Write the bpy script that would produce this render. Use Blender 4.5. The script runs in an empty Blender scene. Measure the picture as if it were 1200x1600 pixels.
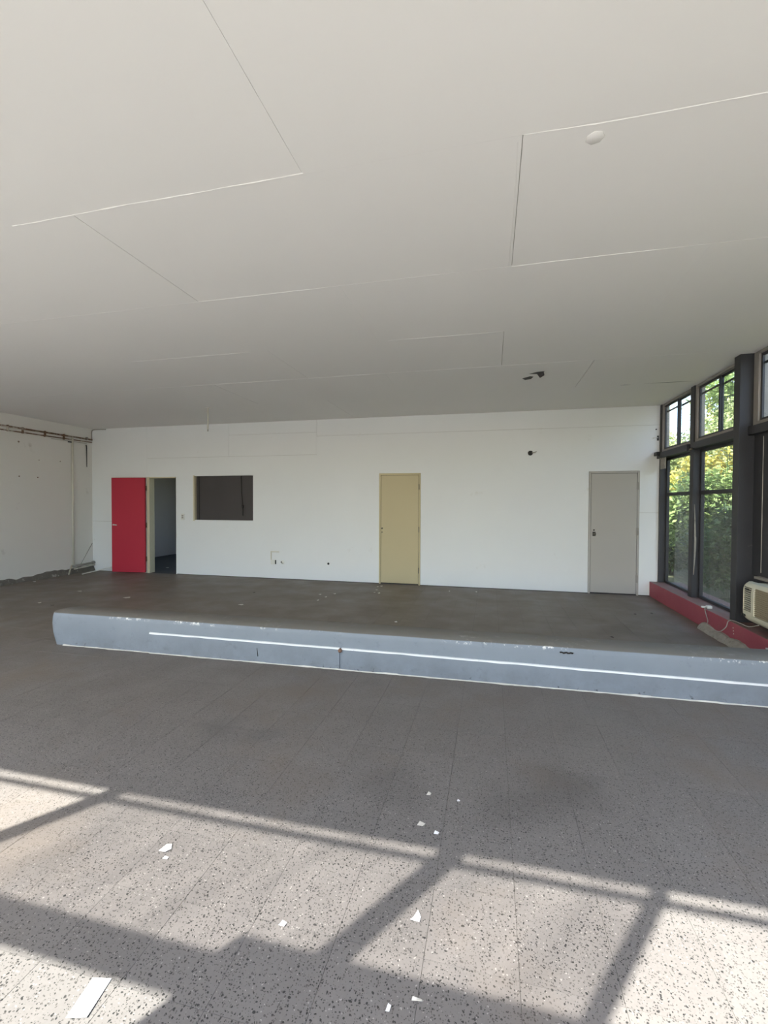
import bpy, bmesh, math, random
from mathutils import Vector, Matrix, noise

random.seed(7)
scene = bpy.context.scene
C = scene.collection

# ------------------------------------------------------------------ camera
YAW, PITCH, ROLL, FPX, EYE = 0.2341, -0.0195, 0.0038, 703.4, 1.5
F = Vector((-math.sin(YAW) * math.cos(PITCH), math.cos(YAW) * math.cos(PITCH), math.sin(PITCH)))
R0 = Vector((math.cos(YAW), math.sin(YAW), 0))
U0 = R0.cross(F)
RV = R0 * math.cos(ROLL) + U0 * math.sin(ROLL)
UV = -R0 * math.sin(ROLL) + U0 * math.cos(ROLL)
cam_data = bpy.data.cameras.new('camera')
cam = bpy.data.objects.new('camera', cam_data)
C.objects.link(cam)
m = Matrix((RV, UV, -F)).transposed().to_4x4()
m.translation = Vector((0, 0, EYE))
cam.matrix_world = m
cam_data.sensor_fit = 'HORIZONTAL'
cam_data.sensor_width = 36
cam_data.lens = FPX / 1200 * 36
cam_data.clip_start = 0.05
cam_data.clip_end = 300
scene.camera = cam

# ------------------------------------------------------------------ light
SUN = Vector((0.53, 0.81, -1.0)).normalized()          # direction the sunlight travels
world = bpy.data.worlds.new('sky')
scene.world = world
world.use_nodes = True
wn = world.node_tree
wn.nodes.clear()
sky = wn.nodes.new('ShaderNodeTexSky')
sky.sky_type = 'NISHITA'
sky.sun_disc = False
sky.sun_elevation = math.asin(-SUN.z)
sky.sun_rotation = math.atan2(-SUN.x, -SUN.y)
sky.air_density = 1.0
sky.dust_density = 2.0
sky.ozone_density = 1.0
bg = wn.nodes.new('ShaderNodeBackground')
bg.inputs['Strength'].default_value = 0.42
wo = wn.nodes.new('ShaderNodeOutputWorld')
wn.links.new(sky.outputs[0], bg.inputs[0])
wn.links.new(bg.outputs[0], wo.inputs[0])
sd = bpy.data.lights.new('sun', 'SUN')
sd.energy = 10.5
sd.angle = 0.0093
sd.color = (1.0, 0.965, 0.905)
sun = bpy.data.objects.new('sun', sd)
C.objects.link(sun)
sun.rotation_euler = SUN.to_track_quat('-Z', 'Y').to_euler()
sun.location = (-4, -6, 9)
scene.view_settings.view_transform = 'Standard'
scene.view_settings.look = 'None'
scene.view_settings.gamma = 1
scene.view_settings.exposure = 1.32
scene.view_settings.use_curve_mapping = False
try:
    scene.cycles.max_bounces = 8
    scene.cycles.diffuse_bounces = 5
    scene.cycles.transparent_max_bounces = 16
    scene.cycles.sample_clamp_indirect = 8
    scene.cycles.use_denoising = True
except Exception:
    pass

# ------------------------------------------------------------------ room measures
D, XL, XR, ZC = 8.14, -8.533, 2.64, 3.098
YF = -0.52
BX0, BX1, BY1 = -8.95, -3.8, 12.4          # the room behind the open door

# ------------------------------------------------------------------ material helpers
def lin(c):
    return tuple(((v / 255) / 12.92 if v / 255 <= 0.04045 else ((v / 255 + 0.055) / 1.055) ** 2.4) for v in c)

class NT:
    def __init__(self, name):
        self.m = bpy.data.materials.new(name)
        self.m.use_nodes = True
        self.t = self.m.node_tree
        self.b = self.t.nodes['Principled BSDF']
        self.out = self.t.nodes['Material Output']
    def n(self, typ, **kw):
        x = self.t.nodes.new(typ)
        for k, v in kw.items():
            setattr(x, k, v)
        return x
    def l(self, a, b):
        self.t.links.new(a, b)
    def pos(self):
        return self.n('ShaderNodeNewGeometry').outputs['Position']
    def noise(self, scale, detail=4, rough=0.55, vec=None, dist=0.0):
        x = self.n('ShaderNodeTexNoise')
        x.inputs['Scale'].default_value = scale
        x.inputs['Detail'].default_value = detail
        x.inputs['Roughness'].default_value = rough
        x.inputs['Distortion'].default_value = dist
        self.l(vec if vec is not None else self.pos(), x.inputs['Vector'])
        return x.outputs['Fac']
    def ramp(self, fac, stops):
        x = self.n('ShaderNodeValToRGB')
        e = x.color_ramp.elements
        while len(e) < len(stops):
            e.new(0.5)
        for i, (p, c) in enumerate(stops):
            e[i].position = p
            e[i].color = (c, c, c, 1) if isinstance(c, (int, float)) else (*c, 1)
        self.l(fac, x.inputs[0])
        return x.outputs[0]
    def mix(self, fac, a, b, blend='MIX'):
        x = self.n('ShaderNodeMix', data_type='RGBA', blend_type=blend)
        for sock, v in ((x.inputs[0], fac), (x.inputs[6], a), (x.inputs[7], b)):
            if hasattr(v, 'links'):
                self.l(v, sock)
            elif isinstance(v, tuple):
                sock.default_value = (*v, 1)
            else:
                sock.default_value = v
        return x.outputs[2]
    def math(self, op, a, b=0.0, c=None):
        x = self.n('ShaderNodeMath', operation=op)
        for i, v in enumerate((a, b) if c is None else (a, b, c)):
            if hasattr(v, 'links'):
                self.l(v, x.inputs[i])
            else:
                x.inputs[i].default_value = v
        return x.outputs[0]
    def bump(self, h, strength=0.3, dist=0.01):
        x = self.n('ShaderNodeBump')
        x.inputs['Strength'].default_value = strength
        x.inputs['Distance'].default_value = dist
        self.l(h, x.inputs['Height'])
        self.l(x.outputs[0], self.b.inputs['Normal'])
    def col(self, v):
        if hasattr(v, 'links'):
            self.l(v, self.b.inputs['Base Color'])
        else:
            self.b.inputs['Base Color'].default_value = (*v, 1)
    def rough(self, v, spec=None):
        self.b.inputs['Roughness'].default_value = v
        if spec is not None:
            self.b.inputs['Specular IOR Level'].default_value = spec

def paint(name, c, var=0.12, scale=1.5, rough=0.6, dirt=None, dirt_lo=0.62, dirt_hi=0.75, dscale=6.0, bump=0.08, bscale=60, metal=0.0, spec=0.4):
    k = NT(name)
    a = tuple(v * (1 - var) for v in c)
    b = tuple(min(1, v * (1 + var * 0.6)) for v in c)
    base = k.mix(k.noise(scale, 5), a, b)
    if dirt:
        base = k.mix(k.ramp(k.noise(dscale, 6, 0.65), [(dirt_lo, 0.0), (dirt_hi, 1.0)]), base, dirt)
    k.col(base)
    k.rough(rough, spec)
    k.b.inputs['Metallic'].default_value = metal
    if bump:
        k.bump(k.noise(bscale, 3), bump, 0.004)
    return k.m

M = {}
M['wall'] = paint('white_wall_paint', (0.79, 0.80, 0.805), 0.05, 0.7, 0.75, (0.62, 0.60, 0.55), 0.66, 0.82, 2.2, 0.06, 25)
M['wall_left'] = paint('aged_white_wall_paint', (0.79, 0.77, 0.74), 0.06, 0.6, 0.8, (0.50, 0.46, 0.41), 0.64, 0.8, 2.6, 0.12, 18)
M['ceiling'] = paint('ceiling_paint', (0.80, 0.785, 0.765), 0.035, 0.45, 0.85, None, bump=0.04, bscale=14)
M['ceiling_gap'] = paint('ceiling_joint_filler', (0.42, 0.40, 0.36), 0.3, 3.0, 0.9)
M['wall_gap'] = paint('wall_joint_filler', (0.45, 0.43, 0.40), 0.2, 3.0, 0.9)
M['red'] = paint('red_door_paint', (0.50, 0.024, 0.052), 0.10, 1.2, 0.5)
M['cream'] = paint('cream_frame_paint', (0.62, 0.56, 0.40), 0.08, 3, 0.55)
M['yellow'] = paint('yellow_cream_door_paint', (0.53, 0.45, 0.275), 0.07, 1.3, 0.5, (0.36, 0.31, 0.20), 0.66, 0.8, 3)
M['grey_door'] = paint('grey_door_paint', (0.44, 0.415, 0.385), 0.06, 1.3, 0.55, (0.30, 0.28, 0.26), 0.66, 0.82, 3)
M['dark_board'] = paint('charcoal_brown_board', (0.058, 0.050, 0.050), 0.15, 2, 0.6)
M['black'] = paint('black_hardware', (0.015, 0.014, 0.013), 0.2, 8, 0.5)
M['charcoal'] = paint('charcoal_frame_paint', (0.042, 0.042, 0.048), 0.2, 4, 0.5, (0.16, 0.15, 0.14), 0.68, 0.8, 12)
M['alu'] = paint('weathered_grey_frame_paint', (0.31, 0.285, 0.26), 0.18, 5, 0.6, (0.10, 0.09, 0.08), 0.64, 0.78, 14)
M['brass'] = paint('dull_steel', (0.20, 0.18, 0.15), 0.2, 20, 0.4, metal=0.6)
M['plastic'] = paint('white_plastic', (0.72, 0.71, 0.67), 0.04, 8, 0.45)
M['pipe'] = paint('cream_conduit', (0.66, 0.63, 0.55), 0.08, 6, 0.5)
M['rust'] = paint('rusty_pipe', (0.20, 0.115, 0.075), 0.3, 9, 0.8, (0.55, 0.50, 0.44), 0.50, 0.62, 5.0)
M['cable'] = paint('grey_cable', (0.35, 0.33, 0.30), 0.1, 9, 0.6)
M['concrete'] = paint('broken_concrete', (0.17, 0.155, 0.135), 0.4, 9, 0.95, (0.46, 0.44, 0.40), 0.58, 0.68, 16, 0.8, 40)
M['rubble'] = paint('crumbled_plaster', (0.33, 0.31, 0.27), 0.3, 14, 0.95, (0.18, 0.165, 0.14), 0.55, 0.7, 20, 0.8, 60)
M['paper'] = paint('white_paper', (0.82, 0.82, 0.83), 0.02, 8, 0.7, bump=0)
M['flake'] = paint('pale_paint_flake', (0.66, 0.63, 0.56), 0.1, 30, 0.8, bump=0)
M['dark_flake'] = paint('dark_crumb', (0.07, 0.055, 0.045), 0.2, 30, 0.9, bump=0)
M['stick'] = paint('bare_wood_stick', (0.50, 0.46, 0.36), 0.15, 12, 0.7)
M['ac_cream'] = paint('aged_cream_plastic', (0.60, 0.58, 0.46), 0.06, 6, 0.45)
M['ac_grille'] = paint('tan_plastic_grille', (0.30, 0.255, 0.175), 0.1, 8, 0.55)
M['grout'] = paint('dirty_grout', (0.085, 0.078, 0.07), 0.25, 4, 0.95)
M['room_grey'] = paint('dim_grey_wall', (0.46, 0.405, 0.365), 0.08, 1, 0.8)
M['wire'] = paint('dull_wire', (0.10, 0.10, 0.10), 0.2, 20, 0.6)
M['white_strip'] = paint('white_panel_edge', (0.80, 0.80, 0.80), 0.05, 6, 0.6, (0.40, 0.43, 0.47), 0.66, 0.74, 30)  # white strip along the top edge of the kerb facing
M['bark'] = paint('tree_bark', (0.10, 0.075, 0.055), 0.3, 8, 0.9, bump=0.5)
M['roof'] = paint('roof_slab', (0.30, 0.29, 0.28), 0.1, 3, 0.9)
M['paving'] = paint('pale_concrete_paving', (0.34, 0.325, 0.30), 0.12, 1.2, 0.9)

# red plinth: faded red with dust on its top face
def plinth_mat():
    k = NT('worn_red_plinth_paint')
    base = k.mix(k.noise(2.5, 5), (0.27, 0.048, 0.072), (0.38, 0.088, 0.112))
    base = k.mix(k.ramp(k.noise(9, 6, 0.7), [(0.60, 0.0), (0.74, 0.8)]), base, (0.30, 0.15, 0.13))
    sep = k.n('ShaderNodeSeparateXYZ')
    k.l(k.n('ShaderNodeNewGeometry').outputs['Normal'], sep.inputs[0])
    dust = k.math('MULTIPLY', k.ramp(sep.outputs[2], [(0.6, 0.0), (0.9, 1.0)]), k.ramp(k.noise(5, 4), [(0.3, 0.55), (0.7, 0.95)]))
    k.col(k.mix(dust, base, (0.21, 0.165, 0.14)))
    k.rough(0.65)
    k.bump(k.noise(30, 4), 0.25, 0.004)
    return k.m
M['plinth'] = plinth_mat()

# kerb: blue-grey paint, chips along the edges, dusty top
def kerb_mat():
    k = NT('blue_grey_kerb_paint')
    base = k.mix(k.noise(1.6, 5, 0.6), (0.160, 0.185, 0.215), (0.235, 0.262, 0.295))
    base = k.mix(k.ramp(k.noise(11, 6, 0.7), [(0.58, 0.0), (0.72, 0.6)]), base, (0.135, 0.15, 0.18))
    sep = k.n('ShaderNodeSeparateXYZ')
    k.l(k.pos(), sep.inputs[0])
    near_top = k.ramp(sep.outputs[2], [(0.302, 0.0), (0.325, 1.0)])
    near_low = k.ramp(sep.outputs[2], [(0.01, 1.0), (0.05, 0.0)])
    chip = k.ramp(k.noise(14, 6, 0.75), [(0.555, 0.0), (0.585, 1.0)])
    chip2 = k.ramp(k.noise(21, 5, 0.7, dist=0.4), [(0.60, 0.0), (0.64, 1.0)])
    where = k.ramp(k.noise(1.3, 2), [(0.47, 0.0), (0.56, 1.0)])
    base = k.mix(k.math('MULTIPLY', k.math('MULTIPLY', near_top, chip), where), base, (0.70, 0.69, 0.66))
    scuff = k.math('MULTIPLY', k.ramp(sep.outputs[2], [(0.04, 0.55), (0.26, 0.0)]), k.ramp(k.noise(3.5, 6, 0.7), [(0.35, 0.1), (0.7, 1.0)]))
    base = k.mix(scuff, base, (0.10, 0.105, 0.115))
    base = k.mix(k.math('MULTIPLY', near_low, chip2), base, (0.045, 0.045, 0.05))
    sn = k.n('ShaderNodeSeparateXYZ')
    k.l(k.n('ShaderNodeNewGeometry').outputs['Normal'], sn.inputs[0])
    dust = k.math('MULTIPLY', k.ramp(sn.outputs[2], [(0.75, 0.0), (0.93, 1.0)]), k.ramp(k.noise(6, 4), [(0.25, 0.8), (0.7, 1.0)]))
    k.col(k.mix(dust, base, (0.185, 0.165, 0.140)))
    k.rough(0.6)
    k.bump(k.noise(24, 5), 0.25, 0.005)
    return k.m
M['kerb'] = kerb_mat()

# terrazzo floor tiles: chips, per-tile tint, grime
TILE, TX0, TY0 = 0.304, -0.205, 1.75
def warp_lo(k, pos):
    w_ = k.n('ShaderNodeTexNoise')
    w_.inputs['Scale'].default_value = 5.0
    w_.inputs['Detail'].default_value = 4
    k.l(pos, w_.inputs['Vector'])
    return w_.outputs['Color']
def terrazzo():
    k = NT('worn_terrazzo_tile')
    pos = k.pos()
    warp = k.n('ShaderNodeTexNoise')
    warp.inputs['Scale'].default_value = 60
    warp.inputs['Detail'].default_value = 2
    k.l(pos, warp.inputs['Vector'])
    off = k.n('ShaderNodeVectorMath', operation='SCALE')
    k.l(warp.outputs['Color'], off.inputs[0])
    off.inputs['Scale'].default_value = 0.014
    p2 = k.n('ShaderNodeVectorMath', operation='ADD')
    k.l(pos, p2.inputs[0])
    k.l(off.outputs[0], p2.inputs[1])
    def chips(scale, share, size):
        v = k.n('ShaderNodeTexVoronoi')
        v.inputs['Scale'].default_value = scale
        k.l(p2.outputs[0], v.inputs['Vector'])
        s = k.n('ShaderNodeSeparateColor')
        k.l(v.outputs['Color'], s.inputs[0])
        pick = k.math('LESS_THAN', s.outputs[0], share)
        rad = k.math('MULTIPLY_ADD', s.outputs[1], size, size * 0.45)
        return k.math('MULTIPLY', pick, k.math('LESS_THAN', v.outputs['Distance'], rad))
    base = k.mix(k.noise(3.0, 6, 0.6), (0.130, 0.118, 0.114), (0.178, 0.164, 0.157))
    base = k.mix(k.noise(90, 3, 0.6), base, (0.20, 0.187, 0.176), 'MIX')
    base = k.mix(chips(150, 0.55, 0.32), base, (0.085, 0.078, 0.073))
    base = k.mix(chips(120, 0.15, 0.26), base, (0.32, 0.30, 0.28))
    base = k.mix(chips(95, 0.66, 0.25), base, (0.035, 0.034, 0.033))
    base = k.mix(chips(60, 0.50, 0.17), base, (0.028, 0.028, 0.028))
    # tint of each tile
    sn = k.n('ShaderNodeVectorMath', operation='SUBTRACT')
    k.l(pos, sn.inputs[0])
    sn.inputs[1].default_value = (TX0, TY0, 0)
    sc = k.n('ShaderNodeVectorMath', operation='SCALE')
    k.l(sn.outputs[0], sc.inputs[0])
    sc.inputs['Scale'].default_value = 1 / TILE
    fl = k.n('ShaderNodeVectorMath', operation='FLOOR')
    k.l(sc.outputs[0], fl.inputs[0])
    mk = k.n('ShaderNodeVectorMath', operation='MULTIPLY')
    k.l(fl.outputs[0], mk.inputs[0])
    mk.inputs[1].default_value = (1, 1, 0)
    wn_ = k.n('ShaderNodeTexWhiteNoise', noise_dimensions='3D')
    k.l(mk.outputs[0], wn_.inputs['Vector'])
    tint = k.math('MULTIPLY_ADD', wn_.outputs['Value'], 0.08, 0.93)
    base = k.mix(1.0, base, k.ramp(tint, [(0.0, 0.0), (1.0, 1.0)]), 'MULTIPLY')
    # trodden-in brown dirt: patches, plus a film painting the floor brighter towards the back
    sp = k.n('ShaderNodeSeparateXYZ')
    k.l(pos, sp.inputs[0])
    film = k.math('MULTIPLY', k.ramp(k.math('DIVIDE', sp.outputs[1], 10.0), [(0.20, 0.0), (0.46, 1.0)]), 0.80)
    patch = k.ramp(k.noise(1.1, 5, 0.6), [(0.52, 0.0), (0.72, 0.5)])
    dirt = k.math('MINIMUM', k.math('ADD', film, patch), 0.88)
    base = k.mix(dirt, base, (0.178, 0.144, 0.114))
    # a few old oily stains with their own outlines
    wv = k.n('ShaderNodeVectorMath', operation='SCALE')
    k.l(warp_lo(k, pos), wv.inputs[0])
    wv.inputs['Scale'].default_value = 0.30
    pw_ = k.n('ShaderNodeVectorMath', operation='ADD')
    k.l(pos, pw_.inputs[0])
    k.l(wv.outputs[0], pw_.inputs[1])
    for (sx, sy, sr, amt) in ((0.36, 2.46, 0.20, 0.5), (0.10, 2.28, 0.15, 0.42), (-0.50, 2.30, 0.17, 0.35), (-1.75, 2.62, 0.13, 0.35), (-1.42, 2.62, 0.11, 0.35)):
        ds = k.n('ShaderNodeVectorMath', operation='DISTANCE')
        k.l(pw_.outputs[0], ds.inputs[0])
        ds.inputs[1].default_value = (sx + 0.15, sy + 0.15, 0.15)
        f_ = k.math('MULTIPLY', k.ramp(k.math('DIVIDE', ds.outputs['Value'], sr * 2), [(0.25, 1.0), (0.75, 0.0)]), amt * 0.6)
        base = k.mix(f_, base, (0.045, 0.042, 0.042))
    k.col(base)
    k.l(k.ramp(k.noise(2.2, 5), [(0.3, 0.42), (0.7, 0.66)]), k.b.inputs['Roughness'])
    k.b.inputs['Specular IOR Level'].default_value = 0.4
    k.bump(k.noise(140, 2), 0.05, 0.002)
    return k.m
M['terrazzo'] = terrazzo()

def glass(name, tint, dirt=0.0, dscale=3.0, grime=(0.35, 0.33, 0.29)):
    m_ = bpy.data.materials.new(name)
    m_.use_nodes = True
    t = m_.node_tree
    t.nodes.clear()
    o = t.nodes.new('ShaderNodeOutputMaterial')
    tr = t.nodes.new('ShaderNodeBsdfTransparent')
    tr.inputs[0].default_value = (*tint, 1)
    gl = t.nodes.new('ShaderNodeBsdfGlossy')
    gl.inputs['Roughness'].default_value = 0.03
    lw = t.nodes.new('ShaderNodeLayerWeight')
    lw.inputs['Blend'].default_value = 0.5
    pw = t.nodes.new('ShaderNodeMath')
    pw.operation = 'POWER'
    pw.inputs[1].default_value = 4.0
    t.links.new(lw.outputs['Facing'], pw.inputs[0])
    fr = t.nodes.new('ShaderNodeMath')
    fr.operation = 'MULTIPLY_ADD'
    fr.inputs[1].default_value = 0.35
    fr.inputs[2].default_value = 0.02
    t.links.new(pw.outputs[0], fr.inputs[0])
    mx = t.nodes.new('ShaderNodeMixShader')
    t.links.new(fr.outputs[0], mx.inputs[0])
    t.links.new(tr.outputs[0], mx.inputs[1])
    t.links.new(gl.outputs[0], mx.inputs[2])
    last = mx.outputs[0]
    if dirt > 0:
        geo = t.nodes.new('ShaderNodeNewGeometry')
        mp = t.nodes.new('ShaderNodeMapping')
        mp.inputs['Scale'].default_value = (5.0, 5.0, 0.8)
        nz = t.nodes.new('ShaderNodeTexNoise')
        nz.inputs['Scale'].default_value = dscale
        nz.inputs['Detail'].default_value = 4
        t.links.new(geo.outputs['Position'], mp.inputs[0])
        t.links.new(mp.outputs[0], nz.inputs['Vector'])
        rp = t.nodes.new('ShaderNodeMapRange')
        rp.inputs['From Min'].default_value = 0.3
        rp.inputs['From Max'].default_value = 0.7
        rp.inputs['To Min'].default_value = dirt * 0.72
        rp.inputs['To Max'].default_value = min(1, dirt * 1.28)
        t.links.new(nz.outputs['Fac'], rp.inputs['Value'])
        df = t.nodes.new('ShaderNodeBsdfDiffuse')
        df.inputs[0].default_value = (*grime, 1)
        tl = t.nodes.new('ShaderNodeBsdfTranslucent')
        tl.inputs[0].default_value = (*grime, 1)
        ad = t.nodes.new('ShaderNodeMixShader')
        ad.inputs[0].default_value = 0.5
        t.links.new(df.outputs[0], ad.inputs[1])
        t.links.new(tl.outputs[0], ad.inputs[2])
        m2 = t.nodes.new('ShaderNodeMixShader')
        t.links.new(rp.outputs[0], m2.inputs[0])
        t.links.new(last, m2.inputs[1])
        t.links.new(ad.outputs[0], m2.inputs[2])
        last = m2.outputs[0]
    t.links.new(last, o.inputs[0])
    return m_
M['glass'] = glass('dusty_window_glass', (0.93, 0.95, 0.94), 0.10)
M['glass_clear'] = glass('clear_window_glass', (0.95, 0.96, 0.95), 0.04)
M['glass_dirty'] = glass('dirty_window_glass', (0.93, 0.93, 0.92), 0.33, 2.2)
M['glass_film'] = glass('hazy_window_glass', (0.93, 0.93, 0.92), 0.30, 2.0)

M['glass_slit'] = glass('streaked_window_glass', (0.92, 0.92, 0.91), 0.26, 2.0)

def leaf_mat(name, cols):
    k = NT(name)
    isl = k.n('ShaderNodeNewGeometry').outputs['Random Per Island']
    stops = [(i / max(1, len(cols) - 1), c) for i, c in enumerate(cols)]
    c = k.ramp(isl, stops)
    c = k.mix(k.ramp(k.noise(0.9, 3), [(0.35, 0.0), (0.65, 0.6)]), c, cols[-1])
    k.col(c)
    k.rough(0.55, 0.3)
    tl = k.n('ShaderNodeBsdfTranslucent')
    k.l(c, tl.inputs[0])
    mx = k.n('ShaderNodeMixShader')
    mx.inputs[0].default_value = 0.35
    k.l(k.b.outputs[0], mx.inputs[1])
    k.l(tl.outputs[0], mx.inputs[2])
    k.l(mx.outputs[0], k.out.inputs[0])
    return k.m
M['leaf_green'] = leaf_mat('green_leaves', [(0.07, 0.12, 0.04), (0.16, 0.25, 0.08), (0.30, 0.39, 0.14)])
M['leaf_yellow'] = leaf_mat('yellowing_leaves', [(0.14, 0.20, 0.06), (0.36, 0.39, 0.10), (0.62, 0.50, 0.10)])
M['leaf_dark'] = leaf_mat('dark_leaves', [(0.035, 0.065, 0.03), (0.07, 0.12, 0.05), (0.12, 0.17, 0.07)])
M['leaf_pale'] = leaf_mat('pale_leaves', [(0.17, 0.24, 0.09), (0.33, 0.41, 0.17), (0.48, 0.52, 0.27)])
M['grass'] = paint('rough_grass', (0.085, 0.092, 0.045), 0.35, 2.5, 0.95, (0.17, 0.14, 0.095), 0.55, 0.65, 3, 0.6, 30)

# ------------------------------------------------------------------ mesh helpers
def link(name, bm, mat, parent=None, smooth=False, recalc=True):
    if recalc:
        bmesh.ops.recalc_face_normals(bm, faces=bm.faces)
    me = bpy.data.meshes.new(name)
    bm.to_mesh(me)
    bm.free()
    me.materials.append(M[mat] if isinstance(mat, str) else mat)
    if smooth:
        for p in me.polygons:
            p.use_smooth = True
    o = bpy.data.objects.new(name, me)
    C.objects.link(o)
    if parent is not None:
        o.parent = parent
        off, q = Vector((0, 0, 0)), parent
        while q is not None:
            off += q.location
            q = q.parent
        if off.length > 1e-9:
            for v in me.vertices:
                v.co -= off
    return o

def tag(o, label, cat, group=None, kind=None):
    o['label'] = label
    o['category'] = cat
    if group:
        o['group'] = group
    if kind:
        o['kind'] = kind
    return o

def empty(name, loc=(0, 0, 0)):
    o = bpy.data.objects.new(name, None)
    o.empty_display_size = 0.1
    o.location = loc
    C.objects.link(o)
    return o

def abox(bm, x0, x1, y0, y1, z0, z1, bevel=0.0):
    vs = [bm.verts.new((x, y, z)) for x in (x0, x1) for y in (y0, y1) for z in (z0, z1)]
    fs = [(0, 1, 3, 2), (4, 6, 7, 5), (0, 4, 5, 1), (2, 3, 7, 6), (0, 2, 6, 4), (1, 5, 7, 3)]
    ff = [bm.faces.new([vs[i] for i in f]) for f in fs]
    if bevel:
        es = list({e for f in ff for e in f.edges})
        bmesh.ops.bevel(bm, geom=es, offset=bevel, segments=2, affect='EDGES', profile=0.6)

def box(name, x0, x1, y0, y1, z0, z1, mat, parent=None, bevel=0.0):
    bm = bmesh.new()
    abox(bm, x0, x1, y0, y1, z0, z1, bevel)
    return link(name, bm, mat, parent)

def boxes(name, lst, mat, parent=None, bevel=0.0):
    bm = bmesh.new()
    for b in lst:
        abox(bm, *b, bevel=bevel)
    return link(name, bm, mat, parent)

def atube(bm, pts, r, seg=8, r1=None):
    pts = [Vector(p) for p in pts]
    rings = []
    n = len(pts)
    up = Vector((0.13, 0.27, 0.95)).normalized()
    for i, p in enumerate(pts):
        t = (pts[min(i + 1, n - 1)] - pts[max(i - 1, 0)]).normalized()
        a = t.cross(up)
        if a.length < 0.05:
            a = t.cross(Vector((1, 0, 0)))
        a.normalize()
        b = t.cross(a)
        rr = r if r1 is None else r + (r1 - r) * i / (n - 1)
        rings.append([bm.verts.new(p + (a * math.cos(2 * math.pi * j / seg) + b * math.sin(2 * math.pi * j / seg)) * rr) for j in range(seg)])
    for i in range(n - 1):
        for j in range(seg):
            bm.faces.new((rings[i][j], rings[i][(j + 1) % seg], rings[i + 1][(j + 1) % seg], rings[i + 1][j]))
    bm.faces.new(rings[0][::-1])
    bm.faces.new(rings[-1])

def tube(name, pts, r, mat, parent=None, seg=8, r1=None):
    bm = bmesh.new()
    atube(bm, pts, r, seg, r1)
    return link(name, bm, mat, parent, smooth=True)

def spline(pts, n=8):
    pts = [Vector(p) for p in pts]
    out = []
    for i in range(len(pts) - 1):
        p0, p1, p2, p3 = pts[max(i - 1, 0)], pts[i], pts[i + 1], pts[min(i + 2, len(pts) - 1)]
        for k in range(n):
            t = k / n
            out.append(0.5 * ((2 * p1) + (p2 - p0) * t + (2 * p0 - 5 * p1 + 4 * p2 - p3) * t * t + (3 * p1 - p0 - 3 * p2 + p3) * t ** 3))
    out.append(pts[-1])
    return out

def disc(name, c, axis, r, h, mat, parent=None, seg=20, r2=None):
    c = Vector(c)
    a = Vector(axis).normalized()
    return tube(name, [c, c + a * h], r, mat, parent, seg, r2)

def prism(name, outline, z0, z1, mat, parent=None):
    bm = bmesh.new()
    lo = [bm.verts.new((x, y, z0)) for x, y in outline]
    hi = [bm.verts.new((x, y, z1)) for x, y in outline]
    n = len(outline)
    bm.faces.new(lo[::-1])
    bm.faces.new(hi)
    for i in range(n):
        bm.faces.new((lo[i], lo[(i + 1) % n], hi[(i + 1) % n], hi[i]))
    return link(name, bm, mat, parent)

def project(p):
    v = Vector(p) - Vector((0, 0, EYE))
    d = v.dot(F)
    if d < 0.1:
        return None
    return 600 + FPX * v.dot(RV) / d, 800 - FPX * v.dot(UV) / d, d

# ================================================================== FLOOR
floor = box('floor', XL - 0.3, XR + 0.35, YF - 0.2, D + 0.02, -0.15, -0.0022, 'grout')
tag(floor, 'worn grey terrazzo tile floor of the empty hall', 'floor', kind='structure')
cells = []
ix0 = math.floor((XL - TX0) / TILE)
ix1 = math.ceil((XR - TX0) / TILE)
iy0 = math.floor((YF - TY0) / TILE)
iy1 = math.ceil((D - TY0) / TILE)
for ix in range(ix0, ix1):
    for iy in range(iy0, iy1):
        x0, x1 = max(XL, TX0 + ix * TILE), min(XR, TX0 + (ix + 1) * TILE)
        y0, y1 = max(YF, TY0 + iy * TILE), min(D, TY0 + (iy + 1) * TILE)
        if x1 - x0 < 0.01 or y1 - y0 < 0.01:
            continue
        full = (x1 - x0 > TILE - 0.001) and (y1 - y0 > TILE - 0.001)
        q = project(((x0 + x1) / 2, (y0 + y1) / 2, 0))
        seen = 0
        if q and -60 < q[0] < 1260 and q[1] < 1680:
            seen = 1.0 / q[2] ** 3
            # hidden behind the kerb or below it
            if 3.75 < y0 and y1 < 5.35 and -4.3 < x0:
                seen *= 0.02
        cells.append((seen if full else 0, x0, x1, y0, y1, full))
cells.sort(key=lambda c: -c[0])
G = 0.0007
tile_me = None
bm_rest = bmesh.new()
for k_, (s, x0, x1, y0, y1, full) in enumerate(cells):
    dz = random.uniform(-0.0002, 0.0002)
    if k_ < 300 and full:
        if tile_me is None:
            bm = bmesh.new()
            h = TILE / 2 - G
            abox(bm, -h, h, -h, h, -0.02, 0)
            o = link('tile', bm, 'terrazzo', floor)
            tile_me = o.data
        else:
            o = bpy.data.objects.new('tile', tile_me)
            C.objects.link(o)
            o.parent = floor
        o.location = ((x0 + x1) / 2, (y0 + y1) / 2, dz)
        o.rotation_euler = (random.uniform(-0.001, 0.001), random.uniform(-0.001, 0.001), 0)
    else:
        abox(bm_rest, x0 + G, x1 - G, y0 + G, y1 - G, -0.02, dz)
o = link('tile_field', bm_rest, 'terrazzo', floor)
o['kind'] = 'stuff'

# ================================================================== CEILING
ceiling = box('ceiling', XL - 0.25, XR + 0.17, YF - 0.01, D + 0.25, ZC + 0.008, ZC + 0.30, 'ceiling_gap')
tag(ceiling, 'flat white board ceiling with cracked panel joints', 'ceiling', kind='structure')
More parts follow.
